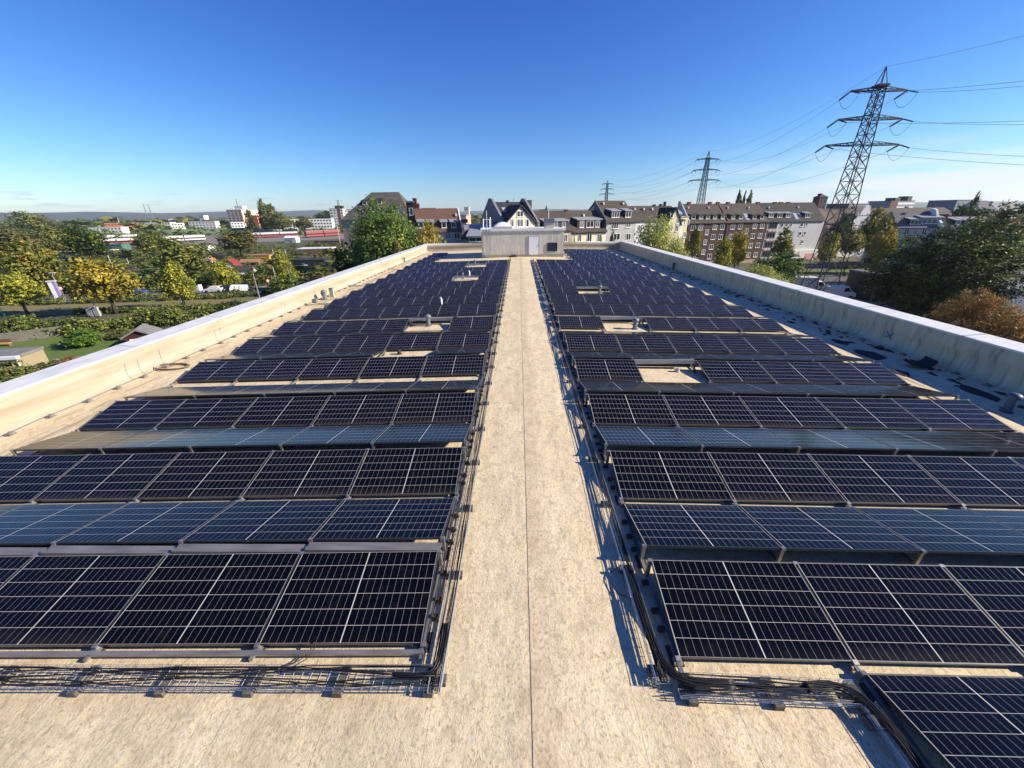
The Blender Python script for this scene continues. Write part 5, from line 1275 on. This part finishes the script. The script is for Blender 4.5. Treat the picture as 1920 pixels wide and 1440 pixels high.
MB().box(-1.6, 1.6, -.06, .06, .6, 2.6).build('board', mat('hoarding_red', (.55, .16, .17), .7, c2=(.7, .45, .45), scale=2), o)
for x in (-1.3, 1.3): MB().box(x - .06, x + .06, .07, .17, 0, 2.4).build('leg', DARKB, o)

# ------------------------------------------------------------------ street furniture on the left
def pole_lamp(lab, px0, py0, h_, arm, heads, cat='street lamp', name='street_lamp', rot=0, base=None):
    P = gp(px0, py0) if base is None else base; o = thing(name, lab, cat, (P.x, P.y, G), rot)
    MB().tube([(0, 0, 0), (0, 0, h_ * .5), (0, 0, h_)], [.11, .09, .06], 7).build('pole', LEAD, o)
    for hx in heads:
        a = MB().tube([(0, 0, h_ - .05), (hx * .4, 0, h_ + .22), (hx, 0, h_ + .35)], .05, 6).build('arm', LEAD, o)
        MB().hexa([(hx - .15, -.16, h_ + .24), (hx + .55, -.14, h_ + .26), (hx + .55, .14, h_ + .26), (hx - .15, .16, h_ + .24), (hx - .1, -.1, h_ + .42), (hx + .45, -.08, h_ + .4), (hx + .45, .08, h_ + .4), (hx - .1, .1, h_ + .42)]).build('lamp_head', GREYL, o)
    return o
def hgt(px, py, P): 
    v = ray(px, py); t_ = math.hypot(P.x, P.y) / math.hypot(v.x, v.y); return CAMH + v.z * t_ - G
P = gp(551, 553); pole_lamp('tall street lamp with a long arm reaching right near the slim yellow tree', 0, 0, hgt(544, 500, P), 0, (4.0,), base=P)
P = gp(489, 566); pole_lamp('short headed street lamp beside the parked white cars', 0, 0, hgt(483, 510, P), 0, (.3,), base=P)
P = gp(122, 566); pole_lamp('street lamp rising beside the advertising column', 0, 0, hgt(104, 514, P), 0, (.3, -.3), base=P)
P = gp(185, 592); o = pole_lamp('slim mast standing behind two grey cabinets on the dry strip', 0, 0, hgt(171, 545, P), 0, (), base=P, cat='mast', name='mast')
o = thing('cabinet_pair', 'two pale grey panels at the foot of the mast under the golden tree', 'cabinet', (P.x, P.y - .6, G), R(8))
for dx in (-.55, .55): MB().box(dx - .42, dx + .42, -.2, .2, .1, 1.75).build('cabinet', mat('cabinet_grey', (.36, .36, .35), .7) if dx < 0 else bpy.data.materials['cabinet_grey'], o)
MB().box(-.95, .95, -.15, .15, 0, .098).build('base', CONC, o)
for px, py, top, lab in ((343, 575, (341, 558), 'white marker post with green bin beside the bare trunked tree'), (8, 593, (-1, 573), 'white marker post with green bin at the left edge')):
    P = gp(px, py); o = thing('marker_post', lab, 'post', (P.x, P.y, G)); hh = hgt(*top, P)
    MB().tube([(0, 0, 0), (0, 0, hh)], .08, 7).build('post', WHITE, o); MB().tube([(.5, -.1, .25), (.5, -.1, .95), (.5, -.1, 1.0)], [.25, .3, .2], 10).build('bin', mat('bin_green', (.02, .20, .11), .6) if px > 100 else bpy.data.materials['bin_green'], o)
P = gp(112, 561); o = thing('advertising_column', 'white and blue advertising pillar beside the street', 'advertising sign', (P.x, P.y, G), R(20)); hh = hgt(99, 528, P)
MB().box(-.62, .12, -.30, .30, .15, hh).build('white_face', WHITE, o); MB().box(.14, .60, -.28, .28, .15, hh - .1).build('poster', mat('poster_blue', (.22, .30, .60), .5, c2=(.30, .15, .42), scale=.6), o)
MB().box(-.78, .72, -.4, .4, hh + .002, hh + .25).build('cap', GREYL, o); MB().box(-.66, .64, -.34, .34, 0, .148).build('base', DARKB, o)
P = gp(131, 561); o = thing('traffic_sign', 'round red rimmed traffic sign right of the advertising pillar', 'traffic sign', (P.x, P.y - .8, G), R(30)); hh = hgt(124, 539, P)
MB().tube([(0, 0, 0), (0, 0, hh + .3)], .05, 6).build('pole', LEAD, o); MB().tube([(0, -.06, hh), (0, -.09, hh)], .42, 16).build('disc', mat('sign_red', (.55, .05, .04), .5), o); MB().tube([(0, -.092, hh), (0, -.10, hh)], .29, 16).build('disc_face', WHITE, o)
P = gp(508, 548); o = thing('traffic_sign', 'round red rimmed traffic sign under the slim yellow tree', 'traffic sign', (P.x, P.y, G), R(20)); hh = hgt(506, 526, P)
MB().tube([(0, 0, 0), (0, 0, hh + .3)], .05, 6).build('pole', LEAD, o); MB().tube([(0, -.06, hh), (0, -.09, hh)], .42, 16).build('disc', bpy.data.materials['sign_red'], o); MB().tube([(0, -.092, hh), (0, -.10, hh)], .29, 16).build('disc_face', WHITE, o)
P = gp(371, 550); o = thing('info_board', 'white information board left of the white hatchback', 'sign', (P.x, P.y, G), R(25)); hh = hgt(372, 535, P)
MB().box(-1.2, .55, -.2, .2, .1, hh).build('panel', mat('board_grey', (.36, .37, .40), .6), o); MB().box(.57, 1.2, -.22, .22, .05, hh + .2).build('white_end', WHITE, o)
for px, py, tx, ty, lab in ((84, 482, 68, 452, 'tall pale mast above the amber tree'), (222, 527, 211, 478, 'tall pale mast left of the broad olive tree'), (256, 531, 240, 484, 'tall pale pole in the gardens above the blue car'), (386, 514, 377, 489, 'flagpole by the little white house'), (400, 483, 395, 466, 'short pale pole above the small yellow green tree'), (117, 494, 114, 476, 'short pale pole before the dark allotment shed'), (514, 482, 510, 468, 'thin pole left of the slim yellow tree top'), (537, 480, 532, 468, 'thin pole right of the slim yellow tree top'), (640, 468, 637, 400, 'tall green lattice railway mast left of the big tree'), (520, 535, 513, 500, 'grey wooden pole leaning by the slim yellow tree'), (231, 436, 220, 408, 'tall brownish railway mast before the orange ended flats'), (606, 471, 598, 460, 'small white post by the flat white shed')):
    P = gp(px, py); o = thing('mast', lab, 'mast', (P.x, P.y, G)); hh = max(3, hgt(tx, ty, P))
    r_ = .05 + .5 / ppm(P); MB().tube([(0, 0, 0), (0, 0, hh)], r_, 6, r1=r_ * .7).build('pole', mat('pale_pole', (.50, .48, .42), .8) if px == 84 else bpy.data.materials['pale_pole'], o); MB().box(-r_ * 1.6, r_ * 1.6, -r_ * 1.6, r_ * 1.6, -.1, .35).build('foot', CONC, o)
P = gp(382, 492); o = thing('flag', 'white flag on the pole by the little white house', 'flag', (P.x - .2, P.y, G)); z = hgt(378, 489, P)
MB().prism([(-.1, 0, z), (-1.9, .1, z - .3), (-1.7, .2, z - 1.9), (-.1, 0, z - 2.2)], (0, .04, 0)).build('cloth', WHITE, o)
# garden huts and sheds
def hut(lab, px, py, w, d, he, hr, wm, rm, rot, name='garden_hut', roof='gable', extra=True, over=.35):
    P = gp(px, py); eL = P + Vector((0, 0, he)) - Vector((math.cos(rot), math.sin(rot), 0)) * (w / 2); eR = P + Vector((0, 0, he)) + Vector((math.cos(rot), math.sin(rot), 0)) * (w / 2)
    h = House(name, lab, 'hut', eL, eR, d, G + hr, wm, rm, roof, over=over)
    if extra: h.window(0, 0, .9, .8, 1, uz=(w * .3, he * .55)); MB().box(w * .62, w * .62 + .85, -.05, .02, .05, 1.95).build('door', DARKB, h.o)
    return h
DRED = mat('dark_red_boards', (.055, .014, .012), .85); FELT = mat('roof_felt', (.20, .20, .195), .9, c2=(.15, .15, .145), scale=1.5)
hut('dark red garden hut with grey felt roof half behind the left parapet', 268, 651, 3.0, 3.0, 1.6, 2.4, DRED, FELT, R(28), roof='front')
h = hut('cream garden house with flat grey roof at the lower left', 6, 703, 4.2, 3.4, 1.9, 2.3, mat('cream_boards', (.30, .25, .15), .8), FELT, R(12), roof='flat', over=.4)
MB().box(-.6, h.L + .5, -.55, -.11, h.he + .02, h.he + .34).build('fascia', WHITE, h.o); h.window(0, 0, 1.3, 1.1, 1, uz=(h.L * .85, 1.2))
sm = {'w': WHITE, 'd': DARKB, 'g': mat('green_boards', (.05, .16, .12), .8), 'r': mat('red_tin', (.22, .035, .03), .7), 'o': mat('orange_boards', (.62, .34, .06), .8), 'b': mat('brown_boards', (.16, .10, .06), .9), 't': mat('terracotta', (.32, .16, .09), .9), 'k': mat('tarp_dark', (.03, .03, .035), .7)}
for lab, px, py, w, d, he, hr, wm, rm, rot, rf in (
    ('little white house with a steep red roof among the allotments', 436, 517, 4.0, 4, 2.4, 4.6, 'w', 'r', 15, 'front'),
    ('white fronted hut beside the flag in the allotments', 389, 500, 3.4, 3, 2.2, 3.6, 'w', 't', 10, 'front'),
    ('orange fronted open shed with terracotta roof in the allotments', 485, 493, 9, 5, 2.6, 3.2, 'o', 't', 5, 'flat'),
    ('flat white roofed shed above the dark garden slope', 592, 478, 15, 7, 2.6, 2.9, 'b', 'w', 8, 'flat'),
    ('long flat white shed in the allotments at the left', 155, 484, 22, 7, 2.8, 3.2, 'k', 'w', 8, 'flat'),
    ('green tarpaulin shed before the red train', 208, 470, 13, 6, 3.0, 3.2, 'g', 'g', 5, 'flat'),
    ('white roofed dark hut left of the white allotment shed', 90, 462, 15, 6, 2.8, 3.3, 'k', 'w', 8, 'flat'),
    ('dark hut with grey roof in the gardens above the blue car', 236, 524, 4.2, 4, 2.3, 2.6, 'k', 'd', 10, 'flat'),
    ('white garden hut behind the parked row', 460, 522, 4.6, 4, 2.2, 3.2, 'w', 'd', 20, 'gable'),
    ('grey roofed hut above the broad olive tree', 377, 472, 9, 5, 2.5, 3.4, 'w', 'd', -8, 'gable'),
    ('long grey shed right of the flat white shed', 618, 462, 17, 6, 2.6, 3.0, 'b', 'd', 4, 'flat'),
    ('dark brown shed in the shade below the flat white shed', 582, 505, 10, 6, 2.8, 3.2, 'k', 'k', 8, 'flat'),
    ('white caravan like hut near the middle trains', 545, 455, 8, 5, 3.0, 4.0, 'w', 'w', 0, 'gable'),
    ('low hut with brown roof left of the slim yellow tree', 470, 505, 6, 4, 2.3, 3.0, 'b', 't', 10, 'gable'),
    ('greenhouse with a green roof left of the golden tree', 105, 500, 9, 6, 2.4, 2.8, 'b', 'g', 12, 'flat'),
    ('grey garden shed beside the green roofed greenhouse', 107, 514, 9, 5, 2.3, 2.6, 'b', 'd', 12, 'flat')):
    hut(lab, px, py, w, d, he, hr, sm[wm], sm[rm], R(rot), roof=rf, extra=ppm(gp(px, py)) > 4.5)
P = [gp(-40, 648), gp(0, 645), gp(70, 636), gp(128, 628)]
fw = MB()
for a, b_ in zip(P[:-1], P[1:]): fw.bar(a + Vector((0, 0, .75)), b_ + Vector((0, 0, .75)), .12, 1.5)
tag(fw.build('garden_wall', mat('old_boards', (.17, .155, .13), .95, c2=(.11, .10, .085), scale=1.5, stretch=(4, 4, .6))), 'weathered grey board fence between the lawn and the tall hedge', 'fence')
P = gp(24, 645); o = thing('garden_bench', 'small garden bench with pale cushion before the grey board fence', 'bench', (P.x, P.y - 1, G), R(10))
MB().box(-.9, .9, -.25, .25, .40, .46).build('seat', sm['o'], o); MB().box(-.9, .9, .255, .31, .40, .95).build('backrest', sm['b'], o)
for x in (-.8, .8): MB().box(x - .04, x + .04, -.2, .2, 0, .399).build('leg', sm['b'], o)
P = gp(180, 640); o = thing('garden_table', 'dark garden table between the lawn bush and the red hut', 'table', (P.x, P.y, G), R(20))
MB().box(-1.1, 1.1, -.5, .5, .70, .76).build('table_top', sm['b'], o)
for x in (-1, 1):
    for y in (-.4, .4): MB().box(x - .05, x + .05, y - .05, y + .05, 0, .699).build('leg', sm['b'], o)
P = gp(115, 690); dm = clump_mesh('debris', 150, 3.2, 1.1, 12, mat('debris', (.28, .24, .2), .95, c2=(.10, .08, .07), scale=1.4, lo=.45, hi=.55), .22); o = link('debris_heap', dm); o.location = (P.x, P.y, G); tag(o, 'heap of pale rubble beyond the left parapet near the lawn', 'heap')

# ------------------------------------------------------------------ trains and railway
TRED = mat('train_red', (.30, .06, .06), .5); TWHITE = mat('train_white', (.62, .60, .58), .5); TROOF = mat('train_roof', (.28, .28, .30), .7)
def train(lab, a, b_, n, lower, upper, h_=4.4):
    a, b_ = gp(*a), gp(*b_); d = (b_ - a); L = d.length; ang = math.atan2(d.y, d.x); t_ = thing('train', lab, 'train', a, ang); cl = L / n
    for k in range(n):
        x0, x1 = k * cl + .4, (k + 1) * cl - .4
        c = MB().box(x0, x1, 0, 2.9, .9, h_ - .3).build('coach', lower, t_)
        MB().box(x0 + .1, x1 - .1, -.06, 2.96, h_ * .42, h_ * .42 + .85).build('window_band', DARKWIN, c); MB().box(x0, x1, -.03, 2.93, h_ * .66, h_ - .35).build('stripe', upper, c)
        MB().prism([(x0, -.05, h_ - .3), (x0, .5, h_), (x0, 2.4, h_), (x0, 2.95, h_ - .3)], (x1 - x0, 0, 0)).build('coach_roof', TROOF, c)
        MB().box(x0 + 1, x1 - 1, .3, 2.6, .1, .9).build('bogie', TYRE, c)
train('red and white train at the left of the sidings', (178, 462), (262, 458), 2, TRED, TWHITE)
train('grey white train behind the left red train', (178, 453), (262, 449.5), 2, TWHITE, TWHITE)
train('white multiple unit left of the middle of the sidings', (304, 455), (388, 451), 2, TWHITE, TWHITE)
train('long red train in the middle of the sidings', (452, 448), (560, 443.5), 3, TRED, TWHITE)
train('red double deck train before the white tower block', (575, 446), (640, 442), 2, TRED, TRED, 5.2)
train('white and grey train above the long red train', (452, 441.5), (560, 437.5), 3, TWHITE, TROOF)
train('red and white train in the farthest siding', (568, 437.5), (640, 434.5), 2, TWHITE, TRED)
kind(MB().poly([gp(150, 468) + Vector((0, 0, .03)), gp(660, 447) + Vector((0, 0, .03)), gp(660, 430) + Vector((0, 0, .03)), gp(150, 446) + Vector((0, 0, .03))]).build('railway', mat('ballast', (.16, .14, .12), 1, c2=(.22, .19, .16), scale=.3), fix=False), 'structure')
nb = MB(); a, b_ = gp(300, 444), gp(660, 431.5)
d = b_ - a
nb.bar(a + Vector((0, 0, 3)), b_ + Vector((0, 0, 3)), .2, 6)
tag(nb.build('noise_barrier', mat('barrier_green', (.10, .15, .11), .8, c2=(.13, .18, .13), scale=.3)), 'long green noise barrier behind the trains', 'barrier')
pl = MB(); a, b_ = gp(538, 437), gp(622, 433.5); pl.bar(a + Vector((0, 0, 5.2)), b_ + Vector((0, 0, 5.2)), 4, .5); 
o = thing('platform_roof', 'long pale platform roof before the white flats', 'roof', (0, 0, 0)); pl.build('roof_slab', WHITEW, o)
for q in np.linspace(.05, .95, 8):
    p = a.lerp(b_, q); MB().box(p.x - .25, p.x + .25, p.y - .25, p.y + .25, G, G + 4.95).build('column', LEAD, o)

# ------------------------------------------------------------------ pylons and power lines
STEEL = mat('pylon_steel', (.034, .036, .039), .7, .1, c2=(.024, .026, .028), scale=2)
INSUL = mat('insulator', (.07, .035, .028), .4)
def pylon(lab, base, z_arms, ztop, half, halfw, ang, wfoot, group=None, sc=1.0, bar=.11):
    H = ztop - G; p = thing('power_pylon', lab, 'power pylon', (base[0], base[1], G), ang, group)
    def hw(z):
        k = z / H
        za = (z_arms[2] - G) / H
        if k < za: return (wfoot + (.95 * sc - wfoot) * (k / za) ** .8)
        return .95 * sc - (.95 * sc - .10 * sc) * ((k - za) / (1 - za)) * .55 if k < .93 else max(.04, .55 * sc * (1 - k) / .07)
    s = MB(); lv = [0]; z = 0
    while z < H * .93: z += max(1.3 * sc, hw(z) * 1.75); lv.append(min(z, H * .93))
    cs = [(-1, -1), (1, -1), (1, 1), (-1, 1)]
    for a, b_ in zip(lv[:-1], lv[1:]):
        A, B = hw(a), hw(b_)
        for k in range(4):
            x, y = cs[k]; X_, Y2 = cs[(k + 1) % 4]
            s.bar((x * A, y * A, a), (x * B, y * B, b_), bar * 1.7)
            s.bar((x * A, y * A, a), (X_ * B, Y2 * B, b_), bar * .75); s.bar((X_ * A, Y2 * A, a), (x * B, y * B, b_), bar * .75)
            s.bar((x * B, y * B, b_), (X_ * B, Y2 * B, b_), bar * .8)
    B = hw(H * .93 - .01)
    for x, y in cs: s.bar((x * B, y * B, H * .93), (0, 0, H), bar * 1.2)
    s.box(-B * 1.5, B * 1.5, -B * 1.5, B * 1.5, H * .93 - .15, H * .93 + .15)
    s.build('lattice_body', STEEL, p, fix=False)
    tips = []
    for za, hf in zip(z_arms, half):
        z = za - G; w = hw(z); am = MB()
        for sg in (-1, 1):
            tip = (sg * hf, 0, z)
            for y in (-1, 1):
                am.bar((sg * w, y * w, z), tip, bar * 1.3); am.bar((sg * w, y * w, z + .55 * sc), (sg * hf, 0, z + .12), bar * 1.1)
            n = 4
            for i in range(n):
                a, b_ = i / n, (i + 1) / n
                for y in (-1, 1):
                    q = lambda t_, up: (sg * (w + (hf - w) * t_), y * w * (1 - t_), z + (.55 * sc * (1 - t_) if up else 0))
                    am.bar(q(a, 0), q(b_, 1), bar * .6); am.bar(q(b_, 0), q(b_, 1), bar * .6)
                am.bar((sg * (w + (hf - w) * a), -w * (1 - a), z), (sg * (w + (hf - w) * a), w * (1 - a), z), bar * .7)
            tips.append(((sg * hf, z), za))
        am.build('cross_arm', STEEL, p, fix=False)
    p['tips'] = 0
    return p, tips
def along(p, q): return (Vector(q) - Vector(p)).normalized()
# the three masts of one line run away from us to the right of the houses
B1 = gp(1531, 553); B2 = Vector((87.7, 206.5, 0)); B3 = Vector((82.6, 403.4, 0)); B0 = Vector((B1.x + 55, B1.y - 70, 0)); B4 = Vector((74, 640, 0))
def zat(px, py, B): return hgt(px, py, B) + G
def zs(B, rows, px): return [zat(px, r_, B) for r_ in rows]
Z1 = zs(B1, (174, 225, 272), 1625); top1 = zat(1653, 126, B1)
Z2 = [zat(1322, r_, B2) for r_ in (299, 319, 338)]; top2 = zat(1325, 283, B2)
Z3 = [zat(1138, r_, B3) for r_ in (345, 354.5, 364)]; top3 = zat(1138, 338, B3)
armw = lambda B, px: px / (FPX / ((Vector((B.x, B.y, 18)) - EYE).dot(_f))) / 2
A1, A2, A3 = math.atan2(*(B2 - B1).to_2d().yx) - math.pi / 2 + R(12), math.atan2(*(B3 - B2).to_2d().yx) - math.pi / 2, 0
MASTS = []
for lab, B, Z, tp, hf, an, wf, sc, bar in (
    ('tall steel lattice power pylon close behind the right parapet', B1, Z1, top1, (4.9, 5.7, 6.7), A1, 2.35, 1.0, .095),
    ('second power pylon, rising behind the brown brick block', B2, Z2, top2, (4.9, 5.7, 6.7), A2, 2.3, 1.0, .13),
    ('small third power pylon far behind the grey town house', B3, Z3, top3, (4.9, 5.7, 6.7), A3, 2.3, 1.0, .2)):
    p, tips = pylon(lab, (B.x, B.y), Z, tp, hf, 0, an, wf, 'power pylons of the high voltage line', sc, bar)
    MASTS.append((p, B, Z, tp, hf, an))
def wpt(mast, sg, lv, du=0, dz=0):
    p, B, Z, tp, hf, an = mast; x = sg * (hf[lv]); return Vector((B.x + x * math.cos(an) - du * math.sin(an), B.y + x * math.sin(an) + du * math.cos(an), Z[lv] + dz))
def insulators(mast):
    p, B, Z, tp, hf, an = mast
    for lv in range(3):
        for sg in (-1, 1):
            for dr in (-1, 1):
                s = MB(); 
                for off in (-.18, .18):
                    a, e = Vector((sg * hf[lv] + off, dr * .1, Z[lv] - G)), Vector((sg * hf[lv] + off * .5, dr * 2.2, Z[lv] - G - .75))
                    s.tube([a, e], .075, 5)
                s.build('insulator', INSUL, p)
            a, e = Vector((sg * hf[lv], -2.2, Z[lv] - G - .75)), Vector((sg * hf[lv], 2.2, Z[lv] - G - .75))
            MB().tube([a.lerp(e, t_) + Vector((0, 0, -1.7 * 4 * t_ * (1 - t_))) for t_ in np.linspace(0, 1, 11)], .03, 4).build('jumper_loop', CABLE, p)
for q in MASTS: insulators(q)
def wire(lab, a, e, sag, r, grp):
    n = 24; o = MB().tube([a.lerp(e, t_) + Vector((0, 0, -sag * 4 * t_ * (1 - t_))) for t_ in np.linspace(0, 1, n + 1)], r, 4).build('power_line', mat('wire', (.16, .17, .19), .5, .3) if 'wire' not in bpy.data.materials else bpy.data.materials['wire'], None, fix=False)
    tag(o, lab, 'power line', grp)
lvl = ('upper', 'middle', 'lower'); sd = {-1: 'left', 1: 'right'}
far4 = (None, B4, [z for z in (24, 19, 14)], 28, (4.9, 5.7, 6.7), 0)
NEARW = {(0, -1): (2100, 131), (0, 1): (2100, 140), (1, -1): (2100, 218), (1, 1): (2100, 229), (2, -1): (2100, 318), (2, 1): (2100, 297)}
near0 = (None, B0, [z + 1.5 for z in Z1], top1 + 1.5, (4.9, 5.7, 6.7), A1 - R(50))
for (m0, m1, txt, sag, r_, grp) in ((near0, MASTS[0], 'off the {l} arm of the tall pylon to the right, {s} end', .35, .02, 'wires right of the tall pylon'), (MASTS[0], MASTS[1], 'between tall and second pylon, {l} arm, {s} side', 4.0, .024, 'wires between the tall and the second pylon'), (MASTS[1], MASTS[2], 'between second and third pylon, {l} arm, {s} side', 5.5, .035, 'wires between the second and the third pylon')):
    for lv in range(3):
        for sg in (-1, 1):
            a = wpt(m0, sg, lv, 2.2 if m0[0] else 0, -.75) if m0 is not near0 else at(*NEARW[lv, sg], 52); e = wpt(m1, sg, lv, -2.2, -.75)
            wire('power line ' + txt.format(s=sd[sg], l=lvl[lv]), a, e, sag, r_, grp)
    wire('earth wire ' + ('from the tip of the tall pylon off to the right' if m0 is near0 else 'strung ' + txt.split(',')[0] + ' at their tips'), Vector((m0[1].x, m0[1].y, m0[3])) if m0 is not near0 else at(2100, 20, 52), Vector((m1[1].x, m1[1].y, m1[3])), sag * .8, r_ * .8, grp)
# faint masts far out on the left plain and over the roofs
for px, top, bot, lab in ((276, 382, 404, 'left one of two faint lattice masts on the far hills'), (285, 382, 405, 'right one of two faint lattice masts on the far hills'), (963, 371, 388, 'faint far pylon above the black roofed house')):
    P = at(px, bot, 2000); z1 = at(px, top, 2000).z; o = thing('far_mast', lab, 'lattice mast', (P.x, P.y, G)); s = MB(); hh = z1 - G
    for x in (-2.2, 2.2): s.bar((x, 0, 0), (x * .2, 0, hh), .9)
    for q in (.62, .76, .9): s.bar((-9 * (1.3 - q), 0, hh * q), (9 * (1.3 - q), 0, hh * q), .9)
    s.build('lattice', LEAD, o, fix=False)

# ------------------------------------------------------------------ the air between here and the hills
hz = MB().box(-9600, 9600, -2200, 9900, G - 1, 75).build('haze', None); kind(hz, 'stuff')['label'] = 'thin blue haze over the plain'
HM = bpy.data.materials.new('haze'); HM.use_nodes = True; nt = HM.node_tree; nt.nodes.clear()
ho = nt.nodes.new('ShaderNodeOutputMaterial'); pv = nt.nodes.new('ShaderNodeVolumePrincipled')
pv.inputs['Density'].default_value = .00009; pv.inputs['Color'].default_value = (.80, .88, 1, 1); pv.inputs['Anisotropy'].default_value = .2
nt.links.new(pv.outputs[0], ho.inputs['Volume']); hz.data.materials.append(HM)
scene.cycles.volume_bounces = 0
